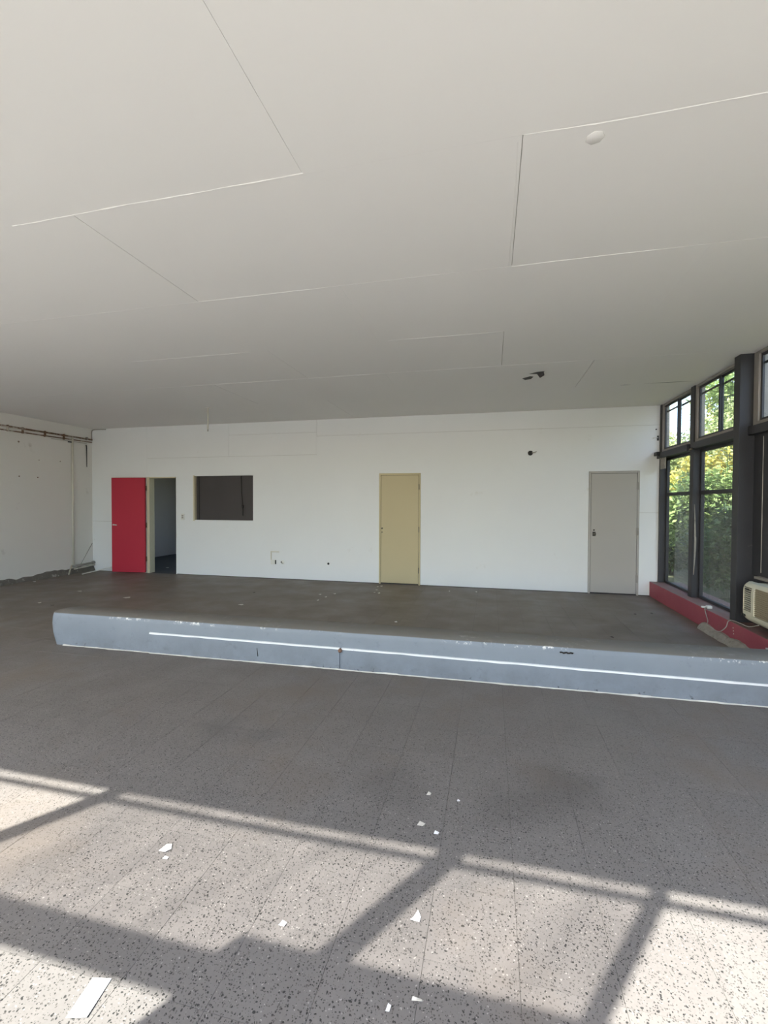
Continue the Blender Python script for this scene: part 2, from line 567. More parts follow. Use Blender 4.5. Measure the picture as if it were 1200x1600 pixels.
# (row from, to, [(x of the cross joint, half gap)], half gap towards the next row, step below the neighbours)
rows = [(YF + 0.001, 0.955, [(-5.7, .0003), (-3.3, .0003), (-0.55, .0003), (1.5, .0003)], 0.0003, 0.0),
        (0.955, 2.065, [(-5.7, .0003), (-3.3, .0003), (-0.905, .0008), (1.495, .0003)], 0.0010, 0.0012),
        (2.065, 3.175, [(-7.08, .0003), (-4.68, .0003), (-2.28, .0022), (0.12, .0016)], 0.0010, 0.0),
        (3.175, 4.345, [(-5.9, .0003), (-3.5, .0003), (-1.1, .0003), (1.3, .0003)], 0.0008, 0.0008),
        (4.345, 5.42, [(-7.1, .0003), (-4.7, .0003), (-2.3, .0010), (0.1, .0022)], 0.0008, 0.0),
        (5.42, 6.64, [(-6.08, .0003), (-3.68, .0022), (-1.29, .0003), (1.10, .0024)], 0.0014, 0.0010),
        (6.64, D - 0.001, [(-7.3, .0003), (-4.9, .0003), (-2.5, .0012), (-0.1, .0003)], 0.0003, 0.0)]
gy = 0.0003
for y0, y1, xs, gy1, step in rows:
    ed = [(XL + 0.001, 0)] + xs + [(XR + 0.16, 0)]
    for (a, ga), (b, gb) in zip(ed[:-1], ed[1:]):
        bm = bmesh.new()
        abox(bm, a + ga, b - gb, y0 + gy, y1 - gy1, ZC - step, ZC + 0.0075)
        link('panel', bm, 'ceiling', ceiling)
    gy = gy1
# flaking filler ridges left along some of the joints
def ridge(pts, w, h):
    bm = bmesh.new()
    ps = spline(pts, 10)
    prev = None
    for i, p in enumerate(ps):
        ww = w * (0.35 + 0.9 * abs(noise.noise(p * 9)))
        hh = h * (0.3 + 0.9 * abs(noise.noise(p * 13 + Vector((3, 1, 0)))))
        t = (ps[min(i + 1, len(ps) - 1)] - ps[max(i - 1, 0)]).normalized()
        nrm = Vector((-t.y, t.x, 0))
        q = p + nrm * 0.004 * noise.noise(p * 6)
        ring = [bm.verts.new(q - nrm * ww + Vector((0, 0, 0.004))), bm.verts.new(q + Vector((0, 0, -hh))), bm.verts.new(q + nrm * ww + Vector((0, 0, 0.004)))]
        if prev:
            for j in range(2):
                bm.faces.new((prev[j], prev[j + 1], ring[j + 1], ring[j]))
            bm.faces.new((prev[2], prev[0], ring[0], ring[2]))
        prev = ring
    return link('filler_ridge', bm, 'ceiling', ceiling)
Z_ = ZC - 0.001
ridge([(-2.71, 2.067, Z_), (-2.4, 2.065, Z_), (-2.0, 2.06, Z_), (-1.5, 2.062, Z_), (-0.9, 2.06, Z_)], 0.009, 0.006)
ridge([(0.12, 2.065, Z_), (0.45, 2.075, Z_), (0.75, 2.075, Z_), (1.1, 2.066, Z_), (1.6, 2.066, Z_)], 0.008, 0.003)
ridge([(0.12, 3.178, Z_), (0.5, 3.172, Z_), (1.0, 3.172, Z_)], 0.008, 0.003)
ridge([(0.10, 2.10, Z_), (0.105, 2.5, Z_), (0.10, 3.16, Z_)], 0.006, 0.002)
ridge([(-2.31, 3.172, Z_), (-1.9, 3.175, Z_), (-1.3, 3.175, Z_)], 0.006, 0.002)
ridge([(-1.0, 4.345, Z_), (-0.4, 4.345, Z_), (0.09, 4.35, Z_)], 0.009, 0.003)
ridge([(-4.0, 4.345, Z_), (-3.2, 4.345, Z_), (-2.5, 4.345, Z_)], 0.009, 0.003)
ridge([(-3.9, 5.42, Z_), (-3.0, 5.42, Z_), (-1.6, 5.42, Z_), (-0.4, 5.42, Z_), (0.9, 5.42, Z_)], 0.008, 0.002)
# open cracks, built as narrow dark slots
for x0, x1, yy in ((1.66, 1.80, 6.645), (1.95, 2.55, 6.625)):
    bm = bmesh.new()
    for (a, b) in ((x0, x1),):
        lo = [bm.verts.new((a + (b - a) * i / 8, yy - 0.010 * math.sin(math.pi * i / 8) , ZC - 0.0025)) for i in range(9)]
        hi = [bm.verts.new((a + (b - a) * i / 8, yy + 0.007 * math.sin(math.pi * i / 8) + 0.001, ZC - 0.0025)) for i in range(9)]
        for i in range(8):
            bm.faces.new((lo[i], lo[i + 1], hi[i + 1], hi[i]))
    link('crack', bm, 'black', ceiling)
# round blank cover disc painted over
cover = disc('ceiling_cover', (0.427, 2.153, ZC - 0.0025), (0, 0, 1), 0.037, 0.0025, 'ceiling', None, 7, 0.040)
tag(cover, 'small painted-over disc on the ceiling beside the panel joint', 'cover plate')
# two torn holes in the ceiling board with a hanging flap
def torn(name, pts, z, mat, label):
    bm = bmesh.new()
    bm.faces.new([bm.verts.new((x, y, z)) for x, y in pts])
    r = bmesh.ops.extrude_face_region(bm, geom=list(bm.faces))
    for v in r['geom']:
        if isinstance(v, bmesh.types.BMVert):
            v.co.z += 0.0045
    o = link(name, bm, mat)
    return tag(o, label, 'ceiling hole')
torn('torn_hole', [(0.37, 6.02), (0.46, 5.94), (0.50, 5.97), (0.48, 6.06), (0.41, 6.10)], ZC - 0.0035, 'black', 'dark jagged hole torn in the ceiling, nearer the back wall of the two')
h2 = torn('torn_hole', [(0.44, 5.83), (0.53, 5.76), (0.61, 5.75), (0.58, 5.80), (0.60, 5.90), (0.56, 5.86), (0.53, 5.85)], ZC - 0.0035, 'black', 'dark forked hole torn in the ceiling, nearer the window of the two')
bm = bmesh.new()
fl = [(0.53, 5.84, ZC - 0.003), (0.60, 5.77, ZC - 0.003), (0.615, 5.83, ZC - 0.030), (0.57, 5.88, ZC - 0.045)]
bm.faces.new([bm.verts.new(p) for p in fl])
bm.faces.new([bm.verts.new((x + 0.002, y + 0.002, z + 0.0035)) for x, y, z in fl][::-1])
link('flap', bm, 'dark_board', h2)
# thin rod hanging from the ceiling
rod = empty('hanging_rod', (-4.644, 6.7, ZC))
tag(rod, 'thin white rod hanging down from the ceiling near the back wall', 'rod')
tube('stem', [(-4.644, 6.7, ZC - 0.004), (-4.646, 6.702, 2.9), (-4.648, 6.70, 2.73)], 0.012, 'pipe', rod, 8)
disc('ceiling_rose', (-4.644, 6.7, ZC - 0.012), (0, 0, 1), 0.035, 0.010, 'ceiling', rod, 14, 0.045)
disc('tip', (-4.648, 6.70, 2.695), (0, 0, 1), 0.009, 0.04, 'cable', rod, 8)

# ================================================================== BACK WALL
PT = 0.012
wall_back = boxes('wall_back', [
    (BX0 - 0.1, -7.06, D + PT, D + 0.13, 0, ZC + 0.01),
    (-7.06, -6.40, D + PT, D + 0.13, 2.02, ZC + 0.01),
    (-6.40, -5.99, D + PT, D + 0.13, 0, ZC + 0.01),
    (-5.99, -4.61, D + PT, D + 0.13, 0, 1.12),
    (-5.99, -4.61, D + PT, D + 0.13, 2.06, ZC + 0.01),
    (-4.61, XR + 0.10, D + PT, D + 0.13, 0, ZC + 0.01)], 'wall_gap')
tag(wall_back, 'long white back wall with three doors and a hatch', 'wall', kind='structure')
g = 0.0022
def wpanel(rects):
    bm = bmesh.new()
    for x0, x1, z0, z1 in rects:
        abox(bm, x0, x1, D, D + PT, z0, z1)
    return link('panel', bm, 'wall', wall_back)
T = ZC - 0.001
DX1 = (-7.11, -6.385)
wpanel([(XL, DX1[0], 0.002, 1.085 - g)])
wpanel([(XL, DX1[0], 1.085 + g, T)])
wpanel([(DX1[0] + g, DX1[1], 2.035, 2.43 - g), (DX1[1], -5.99, 0.002, 2.43 - g), (-5.99, -4.61, 0.002, 1.12), (-5.99, -4.61, 2.06, 2.43 - g), (-4.61, -3.2752, 0.002, 2.43 - g)])
wpanel([(DX1[0] + g, -5.175 - g, 2.43 + g, T)])
wpanel([(-5.175 + g, -3.275 - g, 2.43 + g, 2.86 - g)])
wpanel([(-5.175 + g, -3.275 - g, 2.86 + g, T)])
wpanel([(-3.2748, -2.035, 0.002, 2.785 - g), (-2.035, -1.255, 2.055, 2.785 - g), (-1.255, 1.585, 0.002, 2.785 - g), (1.585, 2.36, 2.048, 2.785 - g), (2.36, XR, 1.362 + g, 2.785 - g)])
wpanel([(2.36, XR, 0.002, 1.362 - g)])
wpanel([(-3.275 + g, XR, 2.785 + g, T)])

# ---- door 1: red leaf swung wide open, dark room behind
d1 = empty('door_1', (-7.11, D, 0))
tag(d1, 'red flush door swung open beside the dark doorway', 'door', kind='structure')
boxes('door_frame', [(-7.11, -7.045, D - 0.018, D + 0.13, 0, 2.035), (-7.045, -6.405, D - 0.012, D + 0.13, 2.012, 2.035)], 'cream', d1, 0.003)
box('lock_jamb', -6.405, -6.385, D - 0.006, D + 0.13, 0, 2.035, 'wall', d1, 0.003)
hx, hy = -7.125, D - 0.03
bm = bmesh.new()
abox(bm, 0, 0.755, -0.036, 0, 0.015, 2.02, 0.002)
bmesh.ops.transform(bm, matrix=Matrix.Translation((hx, hy, 0)) @ Matrix.Rotation(math.radians(187), 4, 'Z') @ Matrix.Scale(-1, 4, (0, 1, 0)), verts=bm.verts)
leaf = link('door_leaf', bm, 'red', d1)
def leafpt(u, w, z):          # u along the leaf from the hinge, w out of its room face
    c_, s_ = math.cos(math.radians(187)), math.sin(math.radians(187))
    return Vector((hx + u * c_ + 0.12 * w, hy + u * s_ - 0.99 * w, z))
# cream free edge of the leaf
bm = bmesh.new()
e0 = leafpt(0.757, 0.0, 0)
abox(bm, e0.x - 0.008, e0.x + 0.002, e0.y + 0.0, e0.y + 0.036, 0.016, 2.019)
link('leaf_edge', bm, 'cream', d1)
hp = leafpt(0.715, 0.0, 1.02)
hobj = disc('door_handle', hp, (0.12, -0.99, 0), 0.016, 0.045, 'plastic', d1, 12)
tube('lever', [hp + Vector((0, -0.045, 0)), hp + Vector((0.05, -0.052, 0.0)), hp + Vector((0.10, -0.05, -0.006))], 0.011, 'plastic', hobj, 8)
for z in (0.30, 1.02, 1.80):
    tube('hinge', [(hx + 0.012, D - 0.030, z - 0.05), (hx + 0.012, D - 0.030, z + 0.05)], 0.010, 'brass', d1, 8)
# ---- room behind the doorway
bw = boxes('wall_inner', [(BX0 - 0.1, BX0, D + 0.13, BY1, 0, ZC), (BX0, -7.4, BY1, BY1 + 0.1, 0, ZC), (-4.2, BX1, BY1, BY1 + 0.1, 0, ZC), (-7.4, -4.2, BY1, BY1 + 0.1, 0, 0.7), (-7.4, -4.2, BY1, BY1 + 0.1, 2.7, ZC), (BX1, BX1 + 0.1, D + 0.13, BY1, 0, ZC)], 'room_grey')
tag(bw, 'dim grey wall of the dark room behind the open doorway', 'wall', kind='structure')
iw = empty('window_10', (-5.1, BY1, 1.3))  # unseen window, added to brighten the room behind the doorway
tag(iw, 'unseen window added to brighten the room behind the open doorway', 'window', kind='structure')
boxes('frame', [(-7.4, -7.35, BY1 + 0.02, BY1 + 0.08, 0.7, 2.7), (-4.25, -4.2, BY1 + 0.02, BY1 + 0.08, 0.7, 2.7), (-5.83, -5.77, BY1 + 0.02, BY1 + 0.08, 0.75, 2.65), (-7.35, -4.25, BY1 + 0.02, BY1 + 0.08, 0.7, 0.75), (-7.35, -4.25, BY1 + 0.02, BY1 + 0.08, 2.65, 2.7)], 'alu', iw)
box('pane', -7.35, -5.83, BY1 + 0.048, BY1 + 0.052, 0.75, 2.65, 'glass_clear', iw)
box('pane', -5.77, -4.25, BY1 + 0.048, BY1 + 0.052, 0.75, 2.65, 'glass_clear', iw)
bf = boxes('floor_inner', [(BX0 - 0.1, BX1 + 0.1, D + 0.02, BY1 + 0.1, -0.15, -0.002)], 'grout')
tag(bf, 'dark floor of the room seen through the open doorway', 'floor', kind='structure')
bc = boxes('ceiling_inner', [(BX0 - 0.1, BX1 + 0.1, D + 0.251, BY1 + 0.1, ZC, ZC + 0.3)], 'room_grey')
tag(bc, 'ceiling of the dark room behind the open doorway', 'ceiling', kind='structure')

# ---- hatch opening with dark board
w = empty('window_4', (-5.3, D, 1.12))
tag(w, 'serving hatch in the back wall closed by a dark board', 'hatch', kind='structure')
box('left_jamb', -5.99, -5.958, D - 0.012, D + 0.10, 1.12, 2.06, 'cream', w, 0.002)
boxes('frame', [(-4.63, -4.61, D - 0.004, D + 0.10, 1.12, 2.06), (-5.958, -4.63, D - 0.010, D + 0.10, 1.12, 1.142), (-5.958, -4.63, D - 0.006, D + 0.10, 2.045, 2.06)], 'wall', w, 0.002)
box('board', -5.958, -4.63, D + 0.055, D + 0.075, 1.142, 2.045, 'dark_board', w)
box('board_lath', -5.905, -5.885, D + 0.047, D + 0.055, 1.142, 2.045, 'black', w)
cord = tube('pull_cord', spline([(-4.925, D + 0.045, 2.04), (-4.915, D + 0.043, 1.75), (-4.885, D + 0.042, 1.42), (-4.885, D + 0.043, 1.24)], 6), 0.007, 'black', w, 6)
bm = bmesh.new()
bmesh.ops.create_uvsphere(bm, u_segments=12, v_segments=8, radius=0.026)
for v in bm.verts:
    v.co = Vector((v.co.x * 0.9 - 4.883, v.co.y * 0.7 + D + 0.036, v.co.z * 1.5 + 1.42))
link('knob', bm, 'black', cord, True)

# ---- door 2 (yellow) and door 3 (grey), shut
def shut_door(name, x0, x1, top, mat, framemat, label, swell):
    d = empty(name, (x0, D, 0))
    tag(d, label, 'door', kind='structure')
    f = 0.032
    boxes('door_frame', [(x0, x0 + f, D - 0.010, D + PT, 0, top), (x1 - f, x1, D - 0.010, D + PT, 0, top), (x0 + f, x1 - f, D - 0.010, D + PT, top - f, top)], framemat, d, 0.002)
    box('door_leaf', x0 + f + 0.005, x1 - f - 0.005, D - 0.006, D + PT, 0.022, top - f - 0.006, mat, d, 0.002)
    box('gap_shadow_board', x0 + f, x1 - f, D + 0.006, D + PT, 0.0, top - f, 'black', d)
    return d
d2 = shut_door('door_2', -2.033, -1.257, 2.053, 'yellow', 'yellow', 'closed pale yellow flush door in the middle of the back wall', 0)
kz = 1.03
disc('knob_rose', (-1.975, D - 0.006, 1.035), (0, -1, 0), 0.020, 0.006, 'cream', d2, 14)
disc('lock_hole', (-1.975, D - 0.012, 1.035), (0, -1, 0), 0.013, 0.004, 'black', d2, 12)
disc('lock_cylinder', (-1.975, D - 0.006, 0.962), (0, -1, 0), 0.011, 0.007, 'brass', d2, 12)
for z in (0.27, 1.02, 1.80):
    tube('hinge', [(-1.285, D - 0.014, z - 0.05), (-1.285, D - 0.014, z + 0.05)], 0.008, 'brass', d2, 8)
d3 = shut_door('door_3', 1.588, 2.357, 2.045, 'grey_door', 'grey_door', 'closed grey flush door beside the window wall', 0)
disc('lock_hole', (1.672, D - 0.006, 1.065), (0, -1, 0), 0.013, 0.006, 'black', d3, 12)
lp = box('lock_plate', 1.65, 1.697, D - 0.012, D - 0.006, 0.965, 1.035, 'black', d3, 0.003)
disc('knob', (1.672, D - 0.012, 1.0), (0, -1, 0), 0.018, 0.035, 'brass', lp, 14, 0.024)
for z in (0.27, 1.05, 1.80):
    boxes('hinge', [(2.31, 2.345, D - 0.014, D - 0.010, z - 0.06, z + 0.06)], 'alu', d3, 0.001)
    
# ---- small fittings on the back wall
sw = empty('light_switch', (-6.245, D, 1.2))
tag(sw, 'white double light switch beside the open doorway', 'switch')
box('plate', -6.285, -6.205, D - 0.010, D, 1.135, 1.265, 'plastic', sw, 0.003)
for z in (1.17, 1.21):
    box('rocker', -6.265, -6.225, D - 0.015, D - 0.010, z, z + 0.028, 'cable', sw, 0.002)
ot = empty('wall_outlet', (-4.19, D, 0.33))
tag(ot, 'open white outlet box with raceway, left of the two by the floor', 'outlet')
box('box_body', -4.235, -4.145, D - 0.022, D, 0.285, 0.375, 'plastic', ot, 0.004)
box('open_side', -4.145, -4.128, D - 0.018, D, 0.29, 0.37, 'black', ot)
boxes('raceway', [(-4.245, -4.222, D - 0.012, D, 0.375, 0.545), (-4.245, -4.06, D - 0.012, D, 0.522, 0.545)], 'flake', ot, 0.002)
ot2 = empty('wall_outlet', (-4.01, D, 0.335))
tag(ot2, 'bare round outlet with white cover, right of the two by the floor', 'outlet')
disc('cover', (-3.985, D, 0.335), (0, -1, 0), 0.040, 0.010, 'plastic', ot2, 16, 0.036)
disc('socket_hole', (-4.012, D - 0.010, 0.335), (0, -1, 0), 0.014, 0.002, 'black', ot2, 10)
hol = disc('wall_hole', (-3.036, D - 0.003, 0.335), (0, 1, 0), 0.022, 0.003, 'black', None, 14)
tag(hol, 'small round black hole low in the back wall', 'wall hole')
fx = empty('wall_fitting', (0.649, D, 2.372))
tag(fx, 'dark round broken fitting high on the wall between yellow and grey doors', 'wall fitting')
bm = bmesh.new()
n = 18
c0 = Vector((0.645, D, 2.372))
ring = []
for i in range(n):
    a = 2 * math.pi * i / n
    rr = 0.040 + 0.006 * noise.noise(Vector((math.cos(a) * 2, math.sin(a) * 2, 1)))
    ring.append((rr * math.cos(a), rr * math.sin(a)))
outer = [bm.verts.new((c0.x + x, D - 0.010, c0.z + z)) for x, z in ring]
base_ = [bm.verts.new((c0.x + x * 1.05, D, c0.z + z * 1.05)) for x, z in ring]
inner = [bm.verts.new((c0.x + x * 0.75, D - 0.008, c0.z + z * 0.75)) for x, z in ring]
deep = [bm.verts.new((c0.x + x * 0.65, D - 0.001, c0.z + z * 0.65)) for x, z in ring]
for i in range(n):
    j = (i + 1) % n
    bm.faces.new((base_[i], base_[j], outer[j], outer[i]))
    bm.faces.new((outer[i], outer[j], inner[j], inner[i]))
    bm.faces.new((inner[i], inner[j], deep[j], deep[i]))
bm.faces.new(deep)
link('box_rim', bm, 'black', fx)
tube('wire', spline([(0.67, D - 0.006, 2.38), (0.71, D - 0.02, 2.384), (0.745, D - 0.03, 2.395)], 5), 0.005, 'cable', fx, 6)
tube('wire', spline([(0.67, D - 0.006, 2.372), (0.70, D - 0.022, 2.372), (0.735, D - 0.035, 2.37)], 5), 0.004, 'stick', fx, 6)
hk = empty('wall_hook', (2.56, D, 2.57))
tag(hk, 'small white bracket on the back wall at the window corner', 'bracket')
box('plate', 2.60, 2.625, D - 0.012, D, 2.53, 2.61, 'black', hk, 0.002)
tube('arm', [(2.61, D - 0.012, 2.575), (2.56, D - 0.03, 2.577), (2.53, D - 0.02, 2.57)], 0.008, 'plastic', hk, 8)
nl = disc('nail', (2.585, D - 0.014, 2.712), (0, 1, 0), 0.010, 0.014, 'black', None, 10)
tag(nl, 'dark nail high on the wall by the window corner', 'nail')
sk = box('trim_1', -6.385, XR - 0.12, D - 0.006, D, 0.0, 0.010, 'dark_board', None)  # thin dark strip where wall meets floor
tag(sk, 'thin dark strip along the foot of the back wall', 'trim', kind='structure')

# ================================================================== LEFT WALL
wl = box('wall_left', XL - 0.2, XL, YF - 0.08, D + PT, 0, ZC + 0.005, 'wall_left')
tag(wl, 'stained bare left wall with pipes near the ceiling', 'wall', kind='structure')
bm = bmesh.new()
prev = None
for i in range(221):
    y = YF + (D - YF) * i / 220
    h = 0.075 + 0.055 * noise.noise(Vector((y * 1.6, 0, 0))) + 0.03 * noise.noise(Vector((y * 7, 3, 0)))
    if y > 7.3:
        h += 0.03 * min(1, (y - 7.3) / 0.4)
    d_ = 0.035 + 0.02 * noise.noise(Vector((y * 5, 8, 0)))
    pr = [(XL, h + 0.02), (XL + d_ * 0.5, h), (XL + d_, h * 0.55 + 0.015 * noise.noise(Vector((y * 11, 1, 2)))), (XL + d_ + 0.025, 0.0), (XL, 0.0)]
    r_ = [bm.verts.new((x, y, max(0, z))) for x, z in pr]
    if prev:
        for j in range(4):
            bm.faces.new((prev[j], prev[j + 1], r_[j + 1], r_[j]))
    prev = r_
bl = link('baseboard_left', bm, 'concrete')
tag(bl, 'crumbled dark concrete strip along the foot of the left wall', 'baseboard', kind='structure')
pp = tube('rusty_pipe', [(XL + 0.02, 2.5, 2.872), (XL + 0.02, 4.5, 2.870), (XL + 0.02, 6.3, 2.865), (XL + 0.018, 8.13, 2.862)], 0.016, 'rust', None, 8)
tag(pp, 'upper rusty pipe running along the left wall below the ceiling', 'pipe')
pp = tube('rusty_pipe', [(XL + 0.015, 2.5, 2.79), (XL + 0.015, 4.5, 2.79), (XL + 0.014, 6.3, 2.792), (XL + 0.012, 8.13, 2.805)], 0.011, 'rust', None, 8)
tag(pp, 'lower, thinner rusty pipe running along the left wall', 'pipe')
lc = tube('thin_cable', [(XL + 0.006, 7.2, 2.76), (XL + 0.006, 7.6, 2.765), (XL + 0.006, 8.0, 2.765)], 0.005, 'cable', None, 6)
tag(lc, 'thin grey cable below the two pipes near the corner', 'cable')
for z0 in (6.35, 6.62, 7.05, 7.45):
    b = box('pipe_clip', XL, XL + 0.038, z0, z0 + 0.02, 2.775, 2.89, 'rust', None, 0.002)
    tag(b, {6.35: 'first', 6.62: 'second', 7.05: 'third', 7.45: 'fourth'}[z0] + ' rusty clip on the two left-wall pipes, counted from the picture edge', 'clip', 'pipe clips on the left wall')
jn = box('pipe_clamp', XL, XL + 0.045, 7.98, 8.01, 2.84, 2.90, 'alu', None, 0.003)
tag(jn, 'grey clamp on the upper pipe close to the corner', 'clamp')
cd = tube('white_conduit', [(XL + 0.022, 7.645, 0.12), (XL + 0.022, 7.648, 1.4), (XL + 0.022, 7.652, 2.85)], 0.019, 'pipe', None, 10)
tag(cd, 'straight cream conduit standing against the left wall', 'conduit')
bk = box('black_bracket', XL, XL + 0.03, 7.56, 7.63, 2.735, 2.755, 'black', None, 0.003)
tag(bk, 'small black bracket beside the top of the cream conduit', 'bracket')
cb = tube('dark_cable', spline([(XL + 0.03, 7.97, 2.725), (XL + 0.014, 7.995, 2.68), (XL + 0.012, 8.0, 2.5), (XL + 0.012, 8.0, 2.26)], 6), 0.011, 'black', None, 8, 0.006)
tag(cb, 'short dark cable hanging on the left wall near the corner', 'cable')
ed = tube('corner_trim', spline([(XL + 0.012, D - 0.012, 2.86), (XL + 0.012, D - 0.012, 3.03), (XL + 0.05, D - 0.012, 3.075), (XL + 0.2, D - 0.012, 3.08), (XL + 0.38, D - 0.012, 3.075)], 6), 0.010, 'cable', None, 6)
tag(ed, 'bent grey pipe rounding the top left corner of the back wall', 'pipe')
gp = empty('corner_pipe', (XL, 7.65, 0.16))
tag(gp, 'broken horizontal pipe stub low in the left corner', 'pipe')
tube('pipe_run', [(XL + 0.05, 7.60, 0.165), (XL + 0.05, 7.9, 0.17), (XL + 0.05, 8.12, 0.18)], 0.022, 'cable', gp, 10)
tube('lower_run', [(XL + 0.07, 7.62, 0.10), (XL + 0.07, 8.12, 0.125)], 0.014, 'flake', gp, 8)
disc('coupling', (XL + 0.05, 8.08, 0.18), (0, 1, 0), 0.032, 0.05, 'alu', gp, 10)
st = tube('wood_stick', [(XL + 0.15, 7.42, 0.016), (XL + 0.06, 7.575, 0.19)], 0.013, 'stick', None, 6)
tag(st, 'short pale stick leaning at the foot of the cream conduit', 'stick')
ws = boxes('white_batten', [(0, 1, -0.016, 0.016, -0.008, 0.008)], 'plastic')
a_, b_ = Vector((-8.215, 7.575, 0.012)), Vector((-7.96, 8.125, 0.105))
t_ = (b_ - a_)
mm = t_.to_track_quat('X', 'Z').to_matrix().to_4x4() @ Matrix.Scale(t_.length, 4, (1, 0, 0))
for v in ws.data.vertices:
    v.co = mm @ v.co
ws.location = a_
tag(ws, 'white batten lying on the floor, its end behind the red door', 'batten')
ln = tube('corner_diagonal', [(XL + 0.09, 7.70, 0.10), (XL + 0.012, 8.12, 0.60)], 0.006, 'cable', None, 6)  # thin grey tube set diagonally in the corner
tag(ln, 'thin grey diagonal line low in the left corner', 'rod')
for i, (y, z, r) in enumerate([(6.565, 2.616, 0.018), (7.39, 2.324, 0.012), (6.569, 1.976, 0.012), (6.921, 1.973, 0.013), (6.95, 2.31, 0.01)]):
    d_ = disc('nail_hole', (XL - 0.002, y, z), (1, 0, 0), r, 0.005, 'rust', None, 9)
    lab = ['large nail hole high on the left wall under the pipes', 'tiny nail hole on the left wall near the conduit', 'left of the two lower nail holes in the left wall', 'right of the two lower nail holes in the left wall', 'faint nail hole high on the left wall'][i]
    tag(d_, lab, 'nail hole')

# ================================================================== KERB
kerb = empty('low_kerb', (-1.0, 3.9, 0))
tag(kerb, 'long low blue-grey painted kerb with rounded end crossing the floor', 'kerb')
def shear(x, y):
    return y + (x + 4.4) * 0.0160
KH, KW, KX1, KXC = 0.338, 0.335, 2.515, -4.40
bm = bmesh.new()
levels = [(0.0, 0.085, 0.0), (0.05, 0.05, 0.0), (0.12, 0.018, 0.0), (0.22, 0.0, 0.0), (0.29, 0.008, 0.001), (0.318, 0.018, 0.004), (0.331, 0.026, 0.009), (KH, 0.042, 0.020)]
rings = []
for z, sx, inset in levels:
    pts = []
    y0, y1 = 3.785 + inset, 3.785 + KW - inset
    nseg = 60
    for i in range(nseg + 1):
        x = KX1 + (KXC - KX1) * i / nseg
        pts.append((x, y0))
    cy, ry = (y0 + y1) / 2, (y1 - y0) / 2
    rx = 0.20 - sx
    for i in range(1, 16):
        a = math.pi * i / 16
        # blunt nose, drawn back a little on the far side
        px = KXC - rx * (math.sin(a) ** 0.75) + 0.10 * (1 - math.cos(a)) / 2 * 0.6
        pts.append((px, cy - ry * math.cos(a)))
    for i in range(nseg + 1):
        x = KXC + 0.06 + (KX1 - KXC - 0.06) * i / nseg
        pts.append((x, y1))
    ring = []
    for (x, y) in pts:
        wob = 0.004 * noise.noise(Vector((x * 2.3, y * 2, z * 6)))
        zz = z + (0.004 * noise.noise(Vector((x * 1.7, y * 3, 0))) if z > 0.2 else 0)
        ring.append(bm.verts.new((x, shear(x, y) + wob, zz)))
    rings.append(ring)
n = len(rings[0])
for a, b in zip(rings[:-1], rings[1:]):
    for i in range(n):
        j = (i + 1) % n
        bm.faces.new((a[i], a[j], b[j], b[i]))
bm.faces.new(rings[-1])
bm.faces.new(rings[0][::-1])
body = link('kerb_body', bm, 'kerb', kerb, True)
mod = body.modifiers.new('edges', 'EDGE_SPLIT')
mod.split_angle = math.radians(35)
def facing(x0, x1, za, zb):
    bm = bmesh.new()
    nseg = 40
    prev = None
    for i in range(nseg + 1):
        t = i / nseg
        x = x0 + (x1 - x0) * t
        z = za + (zb - za) * t + 0.003 * noise.noise(Vector((x * 2, 5, 0)))
        yb = shear(x, 3.785)
        r_ = [bm.verts.new((x, yb + 0.01, 0.0)), bm.verts.new((x, yb - 0.011, 0.0)), bm.verts.new((x, yb - 0.011, z)), bm.verts.new((x, yb + 0.01, z))]
        if prev:
            for j in range(4):
                bm.faces.new((prev[j], prev[(j + 1) % 4], r_[(j + 1) % 4], r_[j]))
        else:
            bm.faces.new(r_)
        prev = r_
    bm.faces.new(prev)
    f = link('facing_panel', bm, 'kerb', kerb)
    bm = bmesh.new()
    prev = None
    for i in range(nseg * 3 + 1):
        t = i / (nseg * 3)
        x = x0 + (x1 - x0) * t
        z = za + (zb - za) * t + 0.003 * noise.noise(Vector((x * 2, 5, 0)))
        yb = shear(x, 3.785)
        hh = 0.010 + 0.004 * noise.noise(Vector((x * 6, 1, 4)))
        r_ = [bm.verts.new((x, yb + 0.008, z - 0.002)), bm.verts.new((x, yb - 0.0135, z - hh)), bm.verts.new((x, yb - 0.0135, z + 0.003)), bm.verts.new((x, yb + 0.008, z + 0.006))]
        if prev:
            for j in range(4):
                bm.faces.new((prev[j], prev[(j + 1) % 4], r_[(j + 1) % 4], r_[j]))
        else:
            bm.faces.new(r_)
        prev = r_
    bm.faces.new(prev)
    e = link('edge_strip', bm, 'white_strip', f)
    return f
facing(-3.30, -1.32, 0.202, 0.193)
facing(-1.30, 2.51, 0.193, 0.160)
bm = bmesh.new()
prev = None
for i in range(501):
    x = -4.35 + (2.5 + 4.35) * i / 500
    yb = shear(x, 3.785) - (0.011 if x > -3.3 else 0)
    ww = 0.012 + 0.016 * max(0, noise.noise(Vector((x * 3.1, 0, 0)))) + 0.010 * noise.noise(Vector((x * 15, 2, 0)))
    hh = 0.006 + 0.010 * max(0, noise.noise(Vector((x * 4.0, 7, 0))) + 0.2 * noise.noise(Vector((x * 22, 7, 0))))
    ww, hh = max(0.003, ww), max(0.002, hh)
    r_ = [bm.verts.new((x, yb + 0.004, hh)), bm.verts.new((x, yb - 0.002, hh)), bm.verts.new((x, yb - ww, 0.0012))]
    if prev:
        for j in range(2):
            bm.faces.new((prev[j], prev[j + 1], r_[j + 1], r_[j]))
    prev = r_
link('mortar_line', bm, 'flake', kerb)
bm = bmesh.new()
